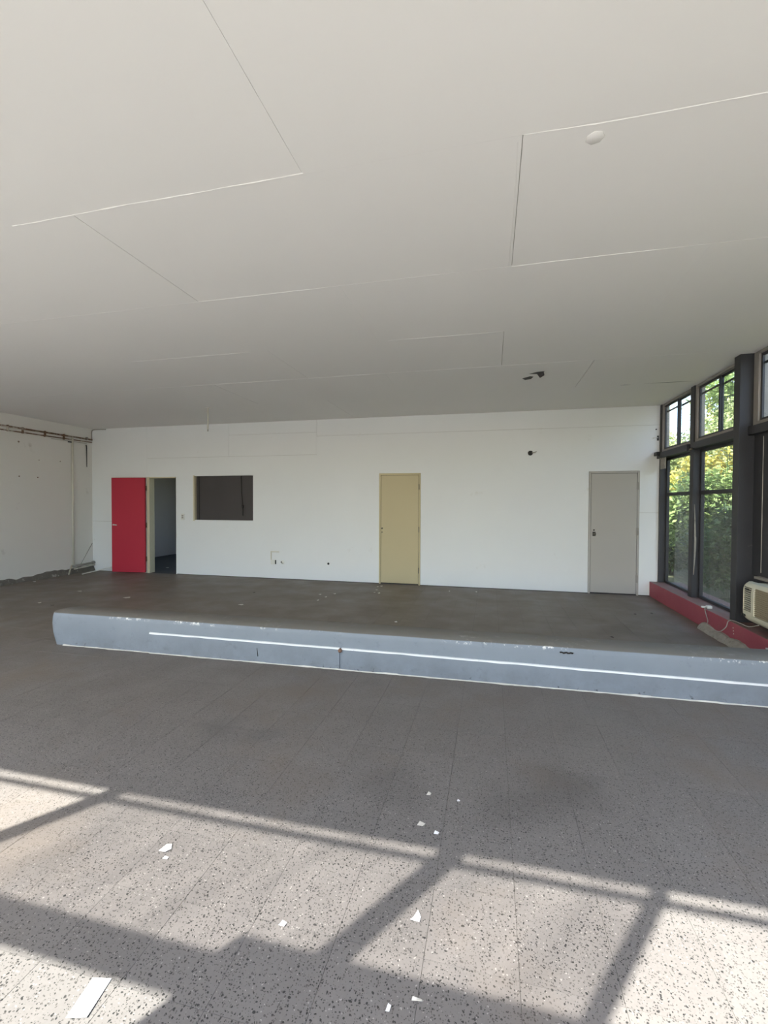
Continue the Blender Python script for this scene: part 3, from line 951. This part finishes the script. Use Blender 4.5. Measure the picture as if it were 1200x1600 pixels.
for i in range(9):
    x = 0.55 + 0.011 * i
    atube(bm, [(x, shear(x, 3.785) - 0.004, 0.296 + 0.004 * math.sin(i * 2.1)), (x + 0.014, shear(x, 3.785) - 0.006, 0.296 + 0.004 * math.cos(i * 1.7))], 0.006, 6)
link('tar_spot', bm, 'black', kerb)
tube('scratch', [(-2.13, 3.812, 0.135), (-2.12, 3.808, 0.06)], 0.004, 'black', kerb, 5)
disc('bolt', (-1.31, 3.835, 0.175), (0, -1, 0.05), 0.018, 0.03, 'rust', kerb, 8)

# ================================================================== RIGHT WINDOW WALL
pl = box('wall_right', 2.52, 2.98, YF - 0.05, D, 0, 0.24, 'plinth', None, 0.008)
tag(pl, 'low worn red plinth under the tall windows', 'plinth', kind='structure')
rb = bmesh.new()
prev = None
for i in range(61):
    y = 4.25 + (6.30 - 4.25) * i / 60
    e = min(1, (6.30 - y) / 0.12)
    h = e * (0.070 + 0.03 * noise.noise(Vector((y * 4, 0, 0))) + 0.02 * noise.noise(Vector((y * 13, 0, 3))))
    d_ = e * (0.085 + 0.02 * noise.noise(Vector((y * 5, 6, 0))))
    pr = [(2.522, h), (2.522 - d_ * 0.35, h * 0.95), (2.522 - d_ * 0.75, h * 0.5), (2.522 - d_, 0.0), (2.522, 0)]
    r_ = [rb.verts.new((x + 0.006 * noise.noise(Vector((y * 20, x * 40, 0))), y, max(0, z))) for x, z in pr]
    if prev:
        for j in range(4):
            rb.faces.new((prev[j], prev[j + 1], r_[j + 1], r_[j]))
    prev = r_
rub = link('plaster_rubble', rb, 'rubble')
tag(rub, 'crumbled plaster heaped along the foot of the red plinth', 'rubble')

tr = 1
def trim(name, b, mat, label, bevel=0.004):
    o = box(name, *b, mat, None, bevel)
    return tag(o, label, 'post', kind='structure')
POSTS = [6.93]
trim('trim_2', (2.64, 2.77, 6.875, 6.985, 0.24, ZC), 'charcoal', 'dark mullion post between the two far windows')
colm = trim('trim_3', (2.56, 2.84, 5.555, 5.68, 0.24, ZC), 'charcoal', 'thick dark column between the far windows and the air conditioner')
trim('trim_4', (2.64, 2.75, 8.085, D, 0.24, ZC), 'charcoal', 'dark jamb post where the window meets the back wall')
trim('trim_5', (2.60, 2.80, 5.68, 6.875, 2.235, 2.325), 'charcoal', 'dark transom beam over the second far window')
trim('trim_6', (2.60, 2.80, 6.985, D - 0.0, 2.235, 2.325), 'charcoal', 'dark transom beam over the farthest window')
trim('trim_7', (2.64, 2.82, -0.5, 5.555, 2.235, 2.325), 'charcoal', 'dark transom beam above the air conditioner')
for i, y in enumerate((4.25, 3.1, 1.95, 0.8, -0.47)):
    trim('trim_%d' % (8 + i), (2.62, 2.84, y - 0.06, y + 0.06, 0.24, ZC), 'charcoal', ['dark post beyond the air conditioner, out of the picture', 'second dark post of the near window wall', 'third dark post of the near window wall', 'fourth dark post of the near window wall', 'corner post of the near window wall'][i])

def bay(name, y0, y1, label, stile=0.05, upper=True, low_z=0.24, lower_stile=0.05, xg=2.752, ud=0.0):
    w = empty(name, (2.70, (y0 + y1) / 2, 0.24))
    tag(w, label, 'window', kind='structure')
    # grey upper frame with two sliding sashes
    xa, xb = 2.655 + ud, 2.745 + ud
    zt, zb = ZC - 0.004, 2.325
    boxes('upper_frame', [(xa, xb, y0, y0 + stile, zb, zt), (xa, xb, y1 - stile, y1, zb, zt), (xa, xb, y0 + stile, y1 - stile, zb, zb + 0.045), (xa, xb, y0 + stile, y1 - stile, zt - 0.03, zt)], 'alu', w, 0.003)
    a, b = y0 + stile, y1 - stile
    mid = (a + b) / 2
    s = 0.026
    for (p, q, xo, mt) in ((mid - 0.015, b, 0.020, 'glass_clear'), (a, mid + 0.015, 0.048, 'glass')):
        x0, x1 = xa + xo, xa + xo + 0.022
        z0, z1 = zb + 0.045, zt - 0.03
        sh = boxes('sash', [(x0, x1, p, p + s, z0, z1), (x0, x1, q - s, q, z0, z1), (x0, x1, p + s, q - s, z0, z0 + s), (x0, x1, p + s, q - s, z1 - s, z1)], 'charcoal', w, 0.002)
        box('pane', (x0 + x1) / 2 - 0.002, (x0 + x1) / 2 + 0.002, p + s - 0.004, q - s + 0.004, z0 + s - 0.004, z1 - s + 0.004, mt, sh)
        box('top_bar', x1, x1 + 0.012, p + s, q - s, z1 - s - 0.085, z1 - s - 0.06, 'charcoal', sh)
    # lower fixed lights
    ls = lower_stile
    boxes('lower_frame', [(xg - 0.03, xg + 0.012, y0, y0 + ls, low_z, 2.235), (xg - 0.03, xg + 0.012, y1 - 0.04, y1, low_z, 2.235), (xg - 0.03, xg + 0.012, y0 + ls, y1 - 0.04, low_z, low_z + 0.035), (xg - 0.03, xg + 0.012, y0 + ls, y1 - 0.04, 2.20, 2.235)], 'charcoal', w, 0.003)
    box('middle_rail', xg - 0.03, xg + 0.012, y0 + ls, y1 - 0.04, 1.635, 1.685, 'charcoal', w, 0.003)
    for z0, z1 in ((low_z + 0.03, 1.64), (1.68, 2.205)):
        box('pane', xg - 0.002, xg + 0.002, y0 + ls - 0.005, y1 - 0.036, z0, z1, 'glass', w)
    return w
bay('window_1', 6.985, 8.085, 'farthest tall window with sliding upper sashes beside the back wall', ud=0.0)
bay('window_2', 5.68, 6.875, 'tall window between the mullion and the thick column', stile=0.055)
w3 = bay('window_3', 4.31, 5.555, 'window bay above the air conditioner at the right edge', stile=0.09, low_z=0.76, lower_stile=0.06, xg=2.78, ud=0.03)
# dark side panel, ledge board and infill round the air conditioner
box('side_panel', 2.70, 2.76, 5.22, 5.555, 0.76, 2.235, 'charcoal', w3, 0.004)
bm = bmesh.new()
prev = None
for i in range(81):
    z = 0.80 + 1.40 * i / 80
    ww = 0.004 + 0.010 * max(0, noise.noise(Vector((z * 5, 1, 0))) + 0.25)
    r_ = [bm.verts.new((2.698, 5.385 - ww, z)), bm.verts.new((2.696, 5.385, z)), bm.verts.new((2.698, 5.385 + ww * 0.6, z))]
    if prev:
        for j in range(2):
            bm.faces.new((prev[j], prev[j + 1], r_[j + 1], r_[j]))
    prev = r_
link('peeled_edge', bm, 'flake', w3)
box('ledge_board', 2.655, 2.80, 4.40, 5.42, 0.735, 0.76, 'alu', w3, 0.003)
boxes('infill_panel', [(2.72, 2.76, 5.265, 5.555, 0.24, 0.735), (2.72, 2.76, 4.31, 4.575, 0.24, 0.735), (2.72, 2.76, 4.575, 5.265, 0.24, 0.345)], 'charcoal', w3)
for i, (y0, y1) in enumerate(((3.16, 4.19), (2.01, 3.04), (0.86, 1.89), (-0.41, 0.74))):
    bay('window_%d' % (5 + i), y0, y1, ['first', 'second', 'third', 'fourth'][i] + ' window of the near window wall, out of the picture')

# peeled strips on the mullion post and broken blind bracket in the corner
pe = empty('blind_bracket', (2.6, 7.95, 2.25))
tag(pe, 'broken dark roller blind bracket at the window corner', 'bracket')
boxes('rail_end', [(2.55, 2.66, 7.99, 8.115, 2.275, 2.335)], 'black', pe, 0.004)
boxes('hanging_plate', [(2.63, 2.645, 7.86, 8.06, 2.06, 2.235)], 'alu', pe, 0.003)
tube('loose_wire', spline([(2.60, 8.05, 2.27), (2.615, 7.97, 2.20), (2.622, 7.9, 2.23), (2.624, 7.86, 2.12), (2.622, 7.98, 2.08)], 5), 0.005, 'cable', pe, 6)
sb = empty('split_batten', (2.63, 6.86, 0.9))
tag(sb, 'split peeling wood strip on the mullion post', 'strip')
bm = bmesh.new()
prev = None
for i in range(41):
    t = i / 40
    z = 0.55 + 0.95 * t
    bow = 0.035 * math.sin(math.pi * t) * (1 if t < 0.55 else 0.6)
    ww = 0.014 * (0.35 + 0.65 * math.sin(math.pi * min(1, t * 1.05)))
    r_ = [bm.verts.new((2.66 - bow * 0.2, 6.868 - bow, z)), bm.verts.new((2.66 + ww, 6.866 - bow, z)), bm.verts.new((2.66 + ww, 6.872 - bow, z)), bm.verts.new((2.66 - bow * 0.2, 6.874 - bow, z))]
    if prev:
        for j in range(4):
            bm.faces.new((prev[j], prev[(j + 1) % 4], r_[(j + 1) % 4], r_[j]))
    else:
        bm.faces.new(r_)
    prev = r_
bm.faces.new(prev)
link('splinter', bm, 'rubble', sb)
lt = disc('latch_knob', (2.595, 6.80, 2.245), (-0.6, -0.5, -0.3), 0.014, 0.05, 'brass', None, 8)
tag(lt, 'small metal latch under the transom at the mullion', 'latch')

# wire security mesh outside the two far windows
bm = bmesh.new()
def wirebar(p, q, r=0.0021):
    atube(bm, [p, q], r, 3)
for i in range(61):
    y = 5.60 + i * 0.0445
    wirebar((2.97, y, 0.26), (2.97, y, 3.08))
for i in range(64):
    z = 0.26 + i * 0.0445
    wirebar((2.972, 5.60, z), (2.972, 8.26, z))
wm = link('wire_mesh', bm, 'wire')
tag(wm, 'fine square wire security mesh outside the far windows', 'wire mesh', kind='stuff')
bm = bmesh.new()
for i in range(29):
    y = 4.30 + i * 0.0445
    wirebar((2.97, y, 0.78), (2.97, y, 3.08))
for i in range(52):
    z = 0.78 + i * 0.0445
    wirebar((2.972, 4.30, z), (2.972, 5.55, z))
wm = link('wire_mesh', bm, 'wire')
tag(wm, 'fine square wire mesh outside the bay with the air conditioner', 'wire mesh', kind='stuff')

# ================================================================== AIR CONDITIONER
ac = empty('air_conditioner', (2.5, 4.92, 0.35))
tag(ac, 'cream window air conditioner sitting above the red plinth', 'air conditioner')
AY0, AY1, AZ0, AZ1 = 4.585, 5.255, 0.352, 0.728
box('housing', 2.53, 3.10, AY0 + 0.02, AY1 - 0.02, AZ0 + 0.01, AZ1 - 0.012, 'ac_cream', ac, 0.006)
# bulging front fascia with two recesses
bm = bmesh.new()
ny, nz = 34, 22
def acface(y, z):
    u = (y - AY0) / (AY1 - AY0) * 2 - 1
    v = (z - AZ0) / (AZ1 - AZ0) * 2 - 1
    x = 2.450 + 0.045 * abs(u) ** 9 + 0.045 * abs(v) ** 7
    in_l = 5.045 < y < 5.215 and 0.455 < z < 0.690
    in_g = 4.62 < y < 5.005 and 0.425 < z < 0.695
    if in_l or in_g:
        x += 0.028
    return x
ysr = sorted(set([AY0 + (AY1 - AY0) * i / ny for i in range(ny + 1)] + [5.045, 5.0451, 5.215, 5.2151, 4.62, 4.6201, 5.005, 5.0051]))
zsr = sorted(set([AZ0 + (AZ1 - AZ0) * i / nz for i in range(nz + 1)] + [0.455, 0.4551, 0.690, 0.6901, 0.425, 0.4251, 0.695, 0.6951]))
grid = [[bm.verts.new((acface(y, z), y, z)) for z in zsr] for y in ysr]
for i in range(len(ysr) - 1):
    for j in range(len(zsr) - 1):
        bm.faces.new((grid[i][j], grid[i + 1][j], grid[i + 1][j + 1], grid[i][j + 1]))
ring = [grid[i][0] for i in range(len(ysr))] + [grid[-1][j] for j in range(1, len(zsr))] + [grid[i][-1] for i in range(len(ysr) - 2, -1, -1)] + [grid[0][j] for j in range(len(zsr) - 2, 0, -1)]
bk_ = [bm.verts.new((2.56, v.co.y, v.co.z)) for v in ring]
for i in range(len(ring)):
    j = (i + 1) % len(ring)
    bm.faces.new((ring[i], ring[j], bk_[j], bk_[i]))
fas = link('front_fascia', bm, 'ac_cream', ac)
for i in range(11):
    z = 0.463 + i * 0.0208
    bm = bmesh.new()
    prev = None
    for q in range(9):
        y = 5.047 + (5.213 - 5.047) * q / 8
        x = acface(y, 0.57) - 0.024
        r_ = [bm.verts.new((x, y, z)), bm.verts.new((x + 0.014, y, z + 0.003)), bm.verts.new((x + 0.014, y, z + 0.007)), bm.verts.new((x, y, z + 0.006))]
        if prev:
            for j in range(4):
                bm.faces.new((prev[j], prev[(j + 1) % 4], r_[(j + 1) % 4], r_[j]))
        else:
            bm.faces.new(r_)
        prev = r_
    bm.faces.new(prev)
    link('louvre', bm, 'ac_cream', ac)
box('louvre_well', 2.474, 2.4765, 5.047, 5.213, 0.457, 0.688, 'dark_board', ac)
box('vane_tab', 2.449, 2.456, 5.09, 5.15, 0.660, 0.676, 'black', ac)
box('grille', 2.466, 2.4765, 4.622, 5.003, 0.427, 0.693, 'ac_grille', ac)
for i in range(14):
    z = 0.436 + i * 0.0185
    box('grille_bar', 2.457, 2.466, 4.622, 5.003, z, z + 0.008, 'ac_grille', ac)
for y in (5.155, 5.195):
    disc('dial', (2.458, y, 0.405), (-1, 0, 0), 0.013, 0.014, 'black', ac, 12)
box('under_shadow', 2.60, 2.95, AY0 + 0.03, AY1 - 0.03, AZ0 - 0.012, AZ0 + 0.01, 'black', ac)  # black box standing in for the shadow under the unit
# power cord with its plug on the plinth
pc = empty('power_cord', (2.53, 5.75, 0.24))
tag(pc, 'pale power cord looping over the red plinth from the air conditioner', 'cord')
tube('cord', spline([(2.60, 6.21, 0.25), (2.535, 6.17, 0.258), (2.505, 6.13, 0.235), (2.49, 6.02, 0.13), (2.455, 5.95, 0.105), (2.44, 5.80, 0.10), (2.455, 5.66, 0.10), (2.492, 5.60, 0.17), (2.507, 5.59, 0.235), (2.54, 5.56, 0.252), (2.56, 5.45, 0.25), (2.575, 5.32, 0.252), (2.60, 5.2, 0.30)], 8), 0.0048, 'cable', pc, 8)
plug = boxes('plug', [(2.545, 2.60, 6.17, 6.22, 0.242, 0.275)], 'plastic', pc, 0.006)
boxes('plug_tail', [(2.50, 2.546, 6.20, 6.23, 0.243, 0.262)], 'plastic', plug, 0.004)
sc_ = prism('plaster_scrap', [(2.43, 4.88), (2.50, 4.90), (2.515, 4.84), (2.46, 4.80)], 0.242, 0.250, 'paper')
for v in sc_.data.vertices:
    v.co = Vector((2.512 - (v.co.z - 0.242), v.co.y, 0.10 + (v.co.x - 2.43) * 0.9))
tag(sc_, 'torn white scrap stuck to the red plinth at the right edge', 'scrap')
for i, z in enumerate((0.125, 0.155, 0.185)):
    d_ = disc('paint_dot', (2.521, 5.50 + 0.006 * i, z), (-1, 0, 0), 0.007, 0.004, 'flake', None, 8)
    tag(d_, ['lowest', 'middle', 'topmost'][i] + ' of three small pale dots on the red plinth', 'paint dot', 'three pale dots on the plinth')

# ================================================================== FRONT WINDOW WALL (behind the camera)
wf = boxes('wall_front', [(XL - 0.2, XR + 0.3, YF - 0.15, YF, 0, 0.30), (XL - 0.2, XR + 0.3, YF - 0.025, YF, 3.045, ZC + 0.01)], 'wall')
tag(wf, 'low front wall and head beam of the sunny window front', 'wall', kind='structure')
fw = empty('window_9', (-3, YF, 0.3))
tag(fw, 'wide sunny window front behind the viewer', 'window', kind='structure')
FY0, FY1 = YF - 0.045, YF - 0.005
xs_posts = [(-8.45, 0.09), (-6.9, 0.09), (-5.2, 0.09), (-3.49, 0.09), (-1.76, 0.095), (-0.96, 0.05), (0.70, 0.08), (2.55, 0.10)]
for x, w_ in xs_posts:
    box('mullion', x - w_ / 2, x + w_ / 2, FY0, FY1, 0.30, 3.045, 'charcoal', fw)
box('transom', -8.5, -2.08, FY0, FY1, 2.12, 2.262, 'charcoal', fw)
box('transom', -2.08, 2.6, FY0, FY1, 2.12, 2.355, 'charcoal', fw)
box('thin_rail', -8.5, 2.6, FY0 + 0.01, FY1 - 0.01, 2.955, 2.985, 'charcoal', fw)
box('wide_post', -2.03, -1.54, FY0, FY1, 0.30, 2.13, 'charcoal', fw)
edges = [p[0] for p in xs_posts]
for i, (a, b) in enumerate(zip(edges[:-1], edges[1:])):
    up_m = {3: 'glass_dirty', 4: 'glass_film'}.get(i, 'glass_clear')
    lo_m = {2: 'glass', 3: 'glass'}.get(i, 'glass_clear')
    ym = (FY0 + FY1) / 2
    box('pane', a, b, ym - 0.002, ym + 0.002, 2.262, 2.955, up_m, fw)
    box('pane', a, b, ym - 0.002, ym + 0.002, 2.985, 3.045, {3: 'glass_slit', 4: 'glass_slit'}.get(i, 'glass_clear'), fw)
    box('pane', a, b, ym - 0.002, ym + 0.002, 0.30, 2.13, lo_m, fw)

# ================================================================== OUTSIDE
gr = box('ground', -60, 90, -60, 90, -0.4, -0.16, 'grass')
tag(gr, 'rough grass outside the windows', 'ground', kind='structure')
pv = box('paving', -20, 14, -14, YF - 0.16, -0.158, -0.06, 'paving')
tag(pv, 'pale concrete paving outside the front windows', 'paving', kind='structure')
rf = boxes('roof', [(XL - 0.3, XR + 0.17, YF - 0.01, D + 0.3, ZC + 0.305, ZC + 0.45), (XL - 0.6, BX1 + 0.2, D + 0.3, BY1 + 0.2, ZC + 0.305, ZC + 0.45)], 'roof')
tag(rf, 'flat roof slab over the hall', 'roof', kind='structure')

def tree(name, base, height, rx, rz, nleaf, mat, label, leaf=0.11, z0=0.15, clusters=26, seed=1, group='trees outside the windows'):
    rnd = random.Random(seed)
    t = empty(name, (base[0], base[1], -0.16))
    tag(t, label, 'tree' if 'tree' in name else 'bush', group)
    bm = bmesh.new()
    trunk_h = height * 0.55
    pts = [Vector((base[0], base[1], -0.16))]
    for i in range(1, 6):
        f_ = i / 5
        pts.append(Vector((base[0] + 0.18 * f_ * noise.noise(Vector((seed, f_ * 2, 0))), base[1] + 0.18 * f_ * noise.noise(Vector((seed, f_ * 2, 9))), trunk_h * f_)))
    r0 = 0.035 + height * 0.014
    atube(bm, pts, r0, 7, r0 * 0.45)
    zc = height * (0.5 + z0 / 2)
    cs = []
    for i in range(clusters):
        while True:
            p = Vector((rnd.uniform(-1, 1), rnd.uniform(-1, 1), rnd.uniform(-1, 1)))
            if 0.15 < p.length < 1:
                break
        c = Vector((base[0] + p.x * rx * 0.8, base[1] + p.y * rx * 0.8, zc + p.z * (height * (1 - z0) / 2) * 0.85))
        cs.append((c, rnd.uniform(0.26, 0.5) * rx * rz))
        if i % 2 == 0:
            s = pts[rnd.randint(2, 5)]
            mid_ = (s + c) / 2 + Vector((0, 0, -0.1))
            atube(bm, [s, mid_, c], r0 * 0.35, 5, r0 * 0.08)
    link('trunk', bm, 'bark', t, True)
    V, Fc = [], []
    for i in range(nleaf):
        c, r = cs[rnd.randrange(clusters)]
        while True:
            p = Vector((rnd.gauss(0, 0.5), rnd.gauss(0, 0.5), rnd.gauss(0, 0.42)))
            if p.length < 1.25:
                break
        p = c + p * r
        if p.x < 3.15:
            p.x = 3.15 + (3.15 - p.x) * 0.5
        if p.z < 0:
            p.z = -p.z * 0.3
        L = leaf * rnd.uniform(0.6, 1.3)
        d_ = Vector((rnd.gauss(0, 1), rnd.gauss(0, 1), rnd.gauss(-0.3, 0.7))).normalized()
        s_ = d_.cross(Vector((rnd.gauss(0, 0.5), rnd.gauss(0, 0.5), 1))).normalized() * L * 0.24
        k0 = len(V)
        V += [p, p + d_ * L * 0.45 + s_, p + d_ * L, p + d_ * L * 0.45 - s_]
        Fc.append((k0, k0 + 1, k0 + 2, k0 + 3))
    me = bpy.data.meshes.new('foliage')
    off = t.location
    me.from_pydata([tuple(v - off) for v in V], [], Fc)
    me.materials.append(M[mat])
    o = bpy.data.objects.new('foliage', me)
    C.objects.link(o)
    o.parent = t
    return t
tree('leafy_bush', (4.5, 10.6), 2.3, 1.0, 1.0, 14000, 'leaf_green', 'dense green bush closest outside the farthest window', 0.12, 0.02, 26, 3)
tree('leafy_bush', (5.5, 12.6), 2.9, 1.4, 1.0, 16000, 'leaf_yellow', 'yellow-green bush behind the nearest green one', 0.13, 0.05, 30, 4)
tree('leafy_bush', (4.3, 9.0), 1.5, 0.8, 1.0, 9000, 'leaf_dark', 'low dark bush under the second window', 0.12, 0.0, 20, 5)
tree('garden_tree', (6.4, 13.4), 4.4, 1.5, 1.0, 20000, 'leaf_pale', 'pale green tree showing in the upper panes', 0.14, 0.15, 32, 6)
tree('garden_tree', (8.2, 17.0), 6.2, 2.5, 0.9, 24000, 'leaf_green', 'tall green tree farther back outside', 0.17, 0.1, 36, 7)
tree('garden_tree', (5.9, 18.5), 4.2, 2.2, 0.9, 18000, 'leaf_pale', 'broad pale tree farthest back outside', 0.17, 0.05, 30, 8)
tree('garden_tree', (10.5, 19.5), 6.8, 2.8, 0.9, 20000, 'leaf_yellow', 'yellowing tree far behind the others', 0.19, 0.1, 34, 9)
tree('leafy_bush', (4.15, 11.9), 1.3, 0.75, 1.0, 9000, 'leaf_dark', 'low dark bush far outside the farthest window', 0.11, 0.0, 20, 15)
tree('leafy_bush', (5.6, 8.2), 2.6, 1.3, 1.0, 14000, 'leaf_yellow', 'yellow-green bush outside the bay with the air conditioner', 0.13, 0.05, 26, 10)
tree('garden_tree', (7.2, 9.8), 4.6, 1.8, 0.95, 18000, 'leaf_green', 'green tree behind the bush outside the near bay', 0.15, 0.1, 30, 11)
tree('garden_tree', (8.0, 4.5), 5.0, 2.0, 0.95, 14000, 'leaf_pale', 'pale tree beside the near window wall', 0.17, 0.1, 28, 12)
tree('leafy_bush', (6.2, 5.6), 2.4, 1.2, 1.0, 12000, 'leaf_green', 'green bush outside the near window wall', 0.13, 0.03, 26, 16)
tree('leafy_bush', (6.6, 1.8), 2.7, 1.4, 1.0, 12000, 'leaf_pale', 'pale bush outside the windows nearest the viewer', 0.14, 0.03, 26, 17)
tree('garden_tree', (11.5, 8.5), 6.0, 2.6, 0.9, 15000, 'leaf_dark', 'dark tree far behind the near bushes', 0.2, 0.08, 32, 18)
tree('garden_tree', (14.5, 24.0), 7.5, 3.8, 0.9, 18000, 'leaf_dark', 'dark tree at the end of the garden', 0.24, 0.05, 36, 13)

# ================================================================== LITTER
def scrap(name, pts, mat, label, cat, group=None, z=0.0015, curl=0.004):
    bm = bmesh.new()
    cx = sum(p[0] for p in pts) / len(pts)
    cy = sum(p[1] for p in pts) / len(pts)
    top = []
    for i, (x, y) in enumerate(pts):
        top.append(bm.verts.new((x, y, z + (curl if i % 2 else 0.0005))))
    f = bm.faces.new(top)
    bmesh.ops.poke(bm, faces=[f])
    r = bmesh.ops.extrude_face_region(bm, geom=list(bm.faces))
    for v in r['geom']:
        if isinstance(v, bmesh.types.BMVert):
            v.co.z += 0.0006
    o = link(name, bm, mat)
    return tag(o, label, cat, group)
scrap('paper_strip', [(-1.190, 1.030), (-1.131, 1.044), (-1.15, 1.152), (-1.207, 1.138)], 'paper', 'long white paper strip on the sunlit floor at lower left', 'paper', curl=0.003)
scrap('paper_scrap', [(-1.380, 1.632), (-1.345, 1.628), (-1.335, 1.655), (-1.348, 1.674), (-1.372, 1.672)], 'paper', 'crumpled white paper scrap on the sunlit floor at left', 'paper', curl=0.005)
scrap('paper_scrap', [(-1.335, 1.60), (-1.31, 1.598), (-1.313, 1.612), (-1.33, 1.611)], 'paper', 'tiny paper bit just below the crumpled scrap at left', 'paper')
scrap('paper_scrap', [(-0.722, 1.44), (-0.70, 1.437), (-0.697, 1.456), (-0.715, 1.458)], 'paper', 'small square paper bit beside the transom shadow', 'paper')
scrap('paper_scrap', [(-0.272, 1.572), (-0.238, 1.565), (-0.236, 1.59), (-0.25, 1.612), (-0.262, 1.585)], 'paper', 'pointed white paper bit on the sunlit floor near the middle', 'paper', curl=0.005)
scrap('paper_scrap', [(-0.325, 2.048), (-0.298, 2.042), (-0.288, 2.066), (-0.315, 2.074)], 'flake', 'greyish paper bit just above the sunlit edge, left of two', 'paper')
scrap('paper_scrap', [(-0.243, 2.012), (-0.222, 2.008), (-0.219, 2.026), (-0.238, 2.03)], 'paper', 'white paper bit just above the sunlit edge, right of two', 'paper')
scrap('paper_scrap', [(-0.313, 2.275), (-0.293, 2.272), (-0.29, 2.294), (-0.305, 2.30)], 'flake', 'pale paper bit farthest into the shade in the foreground', 'paper')
scrap('paper_scrap', [(-0.157, 2.262), (-0.143, 2.258), (-0.141, 2.272), (-0.153, 2.275)], 'paper', 'tiny white bit in the shade right of the pale one', 'paper')
scrap('paper_scrap', [(-0.292, 1.266), (-0.280, 1.264), (-0.278, 1.284), (-0.288, 1.286)], 'paper', 'tiny white bit in the dark band at the bottom', 'paper')
scrap('paper_scrap', [(-0.222, 1.312), (-0.19, 1.314), (-0.19, 1.322), (-0.22, 1.322)], 'flake', 'thin pale sliver in the dark band at the bottom', 'paper')
def ground_at(px, py):
    d_ = F + RV * ((px - 600) / FPX) + UV * ((800 - py) / FPX)
    t = -EYE / d_.z
    return d_.x * t, d_.y * t
def flake(px, py, wx, wy, mat, label, group=None, cat='paint flake'):
    x, y = ground_at(px, py)
    a = random.uniform(0, 3)
    pts = []
    for i in range(5):
        th = 2 * math.pi * i / 5
        r = random.uniform(0.75, 1.1)
        pts.append((x + wx / 2 * r * math.cos(th), y + wy / 2 * r * math.sin(th)))
    scrap('paint_flake', pts, mat, label, cat, group, curl=0.006)
flake(54, 909, 0.06, 0.05, 'paper', 'white plaster crumb on the floor by the left wall')
flake(124, 924, 0.10, 0.04, 'flake', 'long pale flake on the floor before the red door')
flake(62, 942, 0.06, 0.05, 'flake', 'pale flake on the floor left of the kerb end')
flake(82, 946, 0.07, 0.05, 'dark_flake', 'dark crumb on the floor behind the kerb end')
flake(198, 934, 0.13, 0.10, 'flake', 'broad pale smear of plaster behind the kerb', cat='plaster flake')
flake(377, 945, 0.10, 0.06, 'flake', 'pale flake on the floor below the hatch')
flake(397, 926, 0.05, 0.05, 'dark_flake', 'dark crumb on the floor below the hatch')
flake(618, 972, 0.05, 0.05, 'paper', 'white flake close behind the kerb near the middle')
flake(702, 924, 0.04, 0.05, 'flake', 'pale flake at the wall right of the yellow door')
flake(744, 925, 0.04, 0.07, 'flake', 'second pale flake at the wall, farther right of the yellow door')
for px, py, lab in ((590, 917, 'tiny flake touching the foot of the yellow door, left of two'), (596, 916, 'tiny flake touching the foot of the yellow door, right of two'),
                    (588, 922, 'tiny flake in the middle of the column below the yellow door'), (592, 927, 'lowest tiny flake in the column below the yellow door'),
                    (585, 926, 'tiny flake just left of the column below the yellow door'), (500, 929, 'tiny flake left of the yellow door, second of four from the left'),
                    (509, 933, 'tiny flake left of the yellow door, third of four from the left'), (523, 928, 'tiny flake left of the yellow door, rightmost of four'),
                    (497, 938, 'tiny flake left of the yellow door, leftmost of four')):
    flake(px, py, random.uniform(0.03, 0.06), random.uniform(0.04, 0.08), 'flake', lab, 'paint flakes below the yellow door')
flake(956, 996, 0.05, 0.05, 'dark_flake', 'dark crumb close behind the kerb below the grey door')
flake(1003, 979, 0.03, 0.03, 'rubble', 'small stone on the floor near the plinth', cat='stone')
flake(262, 887, 0.07, 0.08, 'flake', 'pale crumb on the floor inside the dark doorway')
flake(992, 960, 0.05, 0.05, 'dark_flake', 'left dark crumb on the floor in front of the grey door', 'dark crumbs before the grey door', 'crumb')
flake(1018, 959, 0.05, 0.05, 'dark_flake', 'right dark crumb on the floor between grey door and plinth', 'dark crumbs before the grey door', 'crumb')
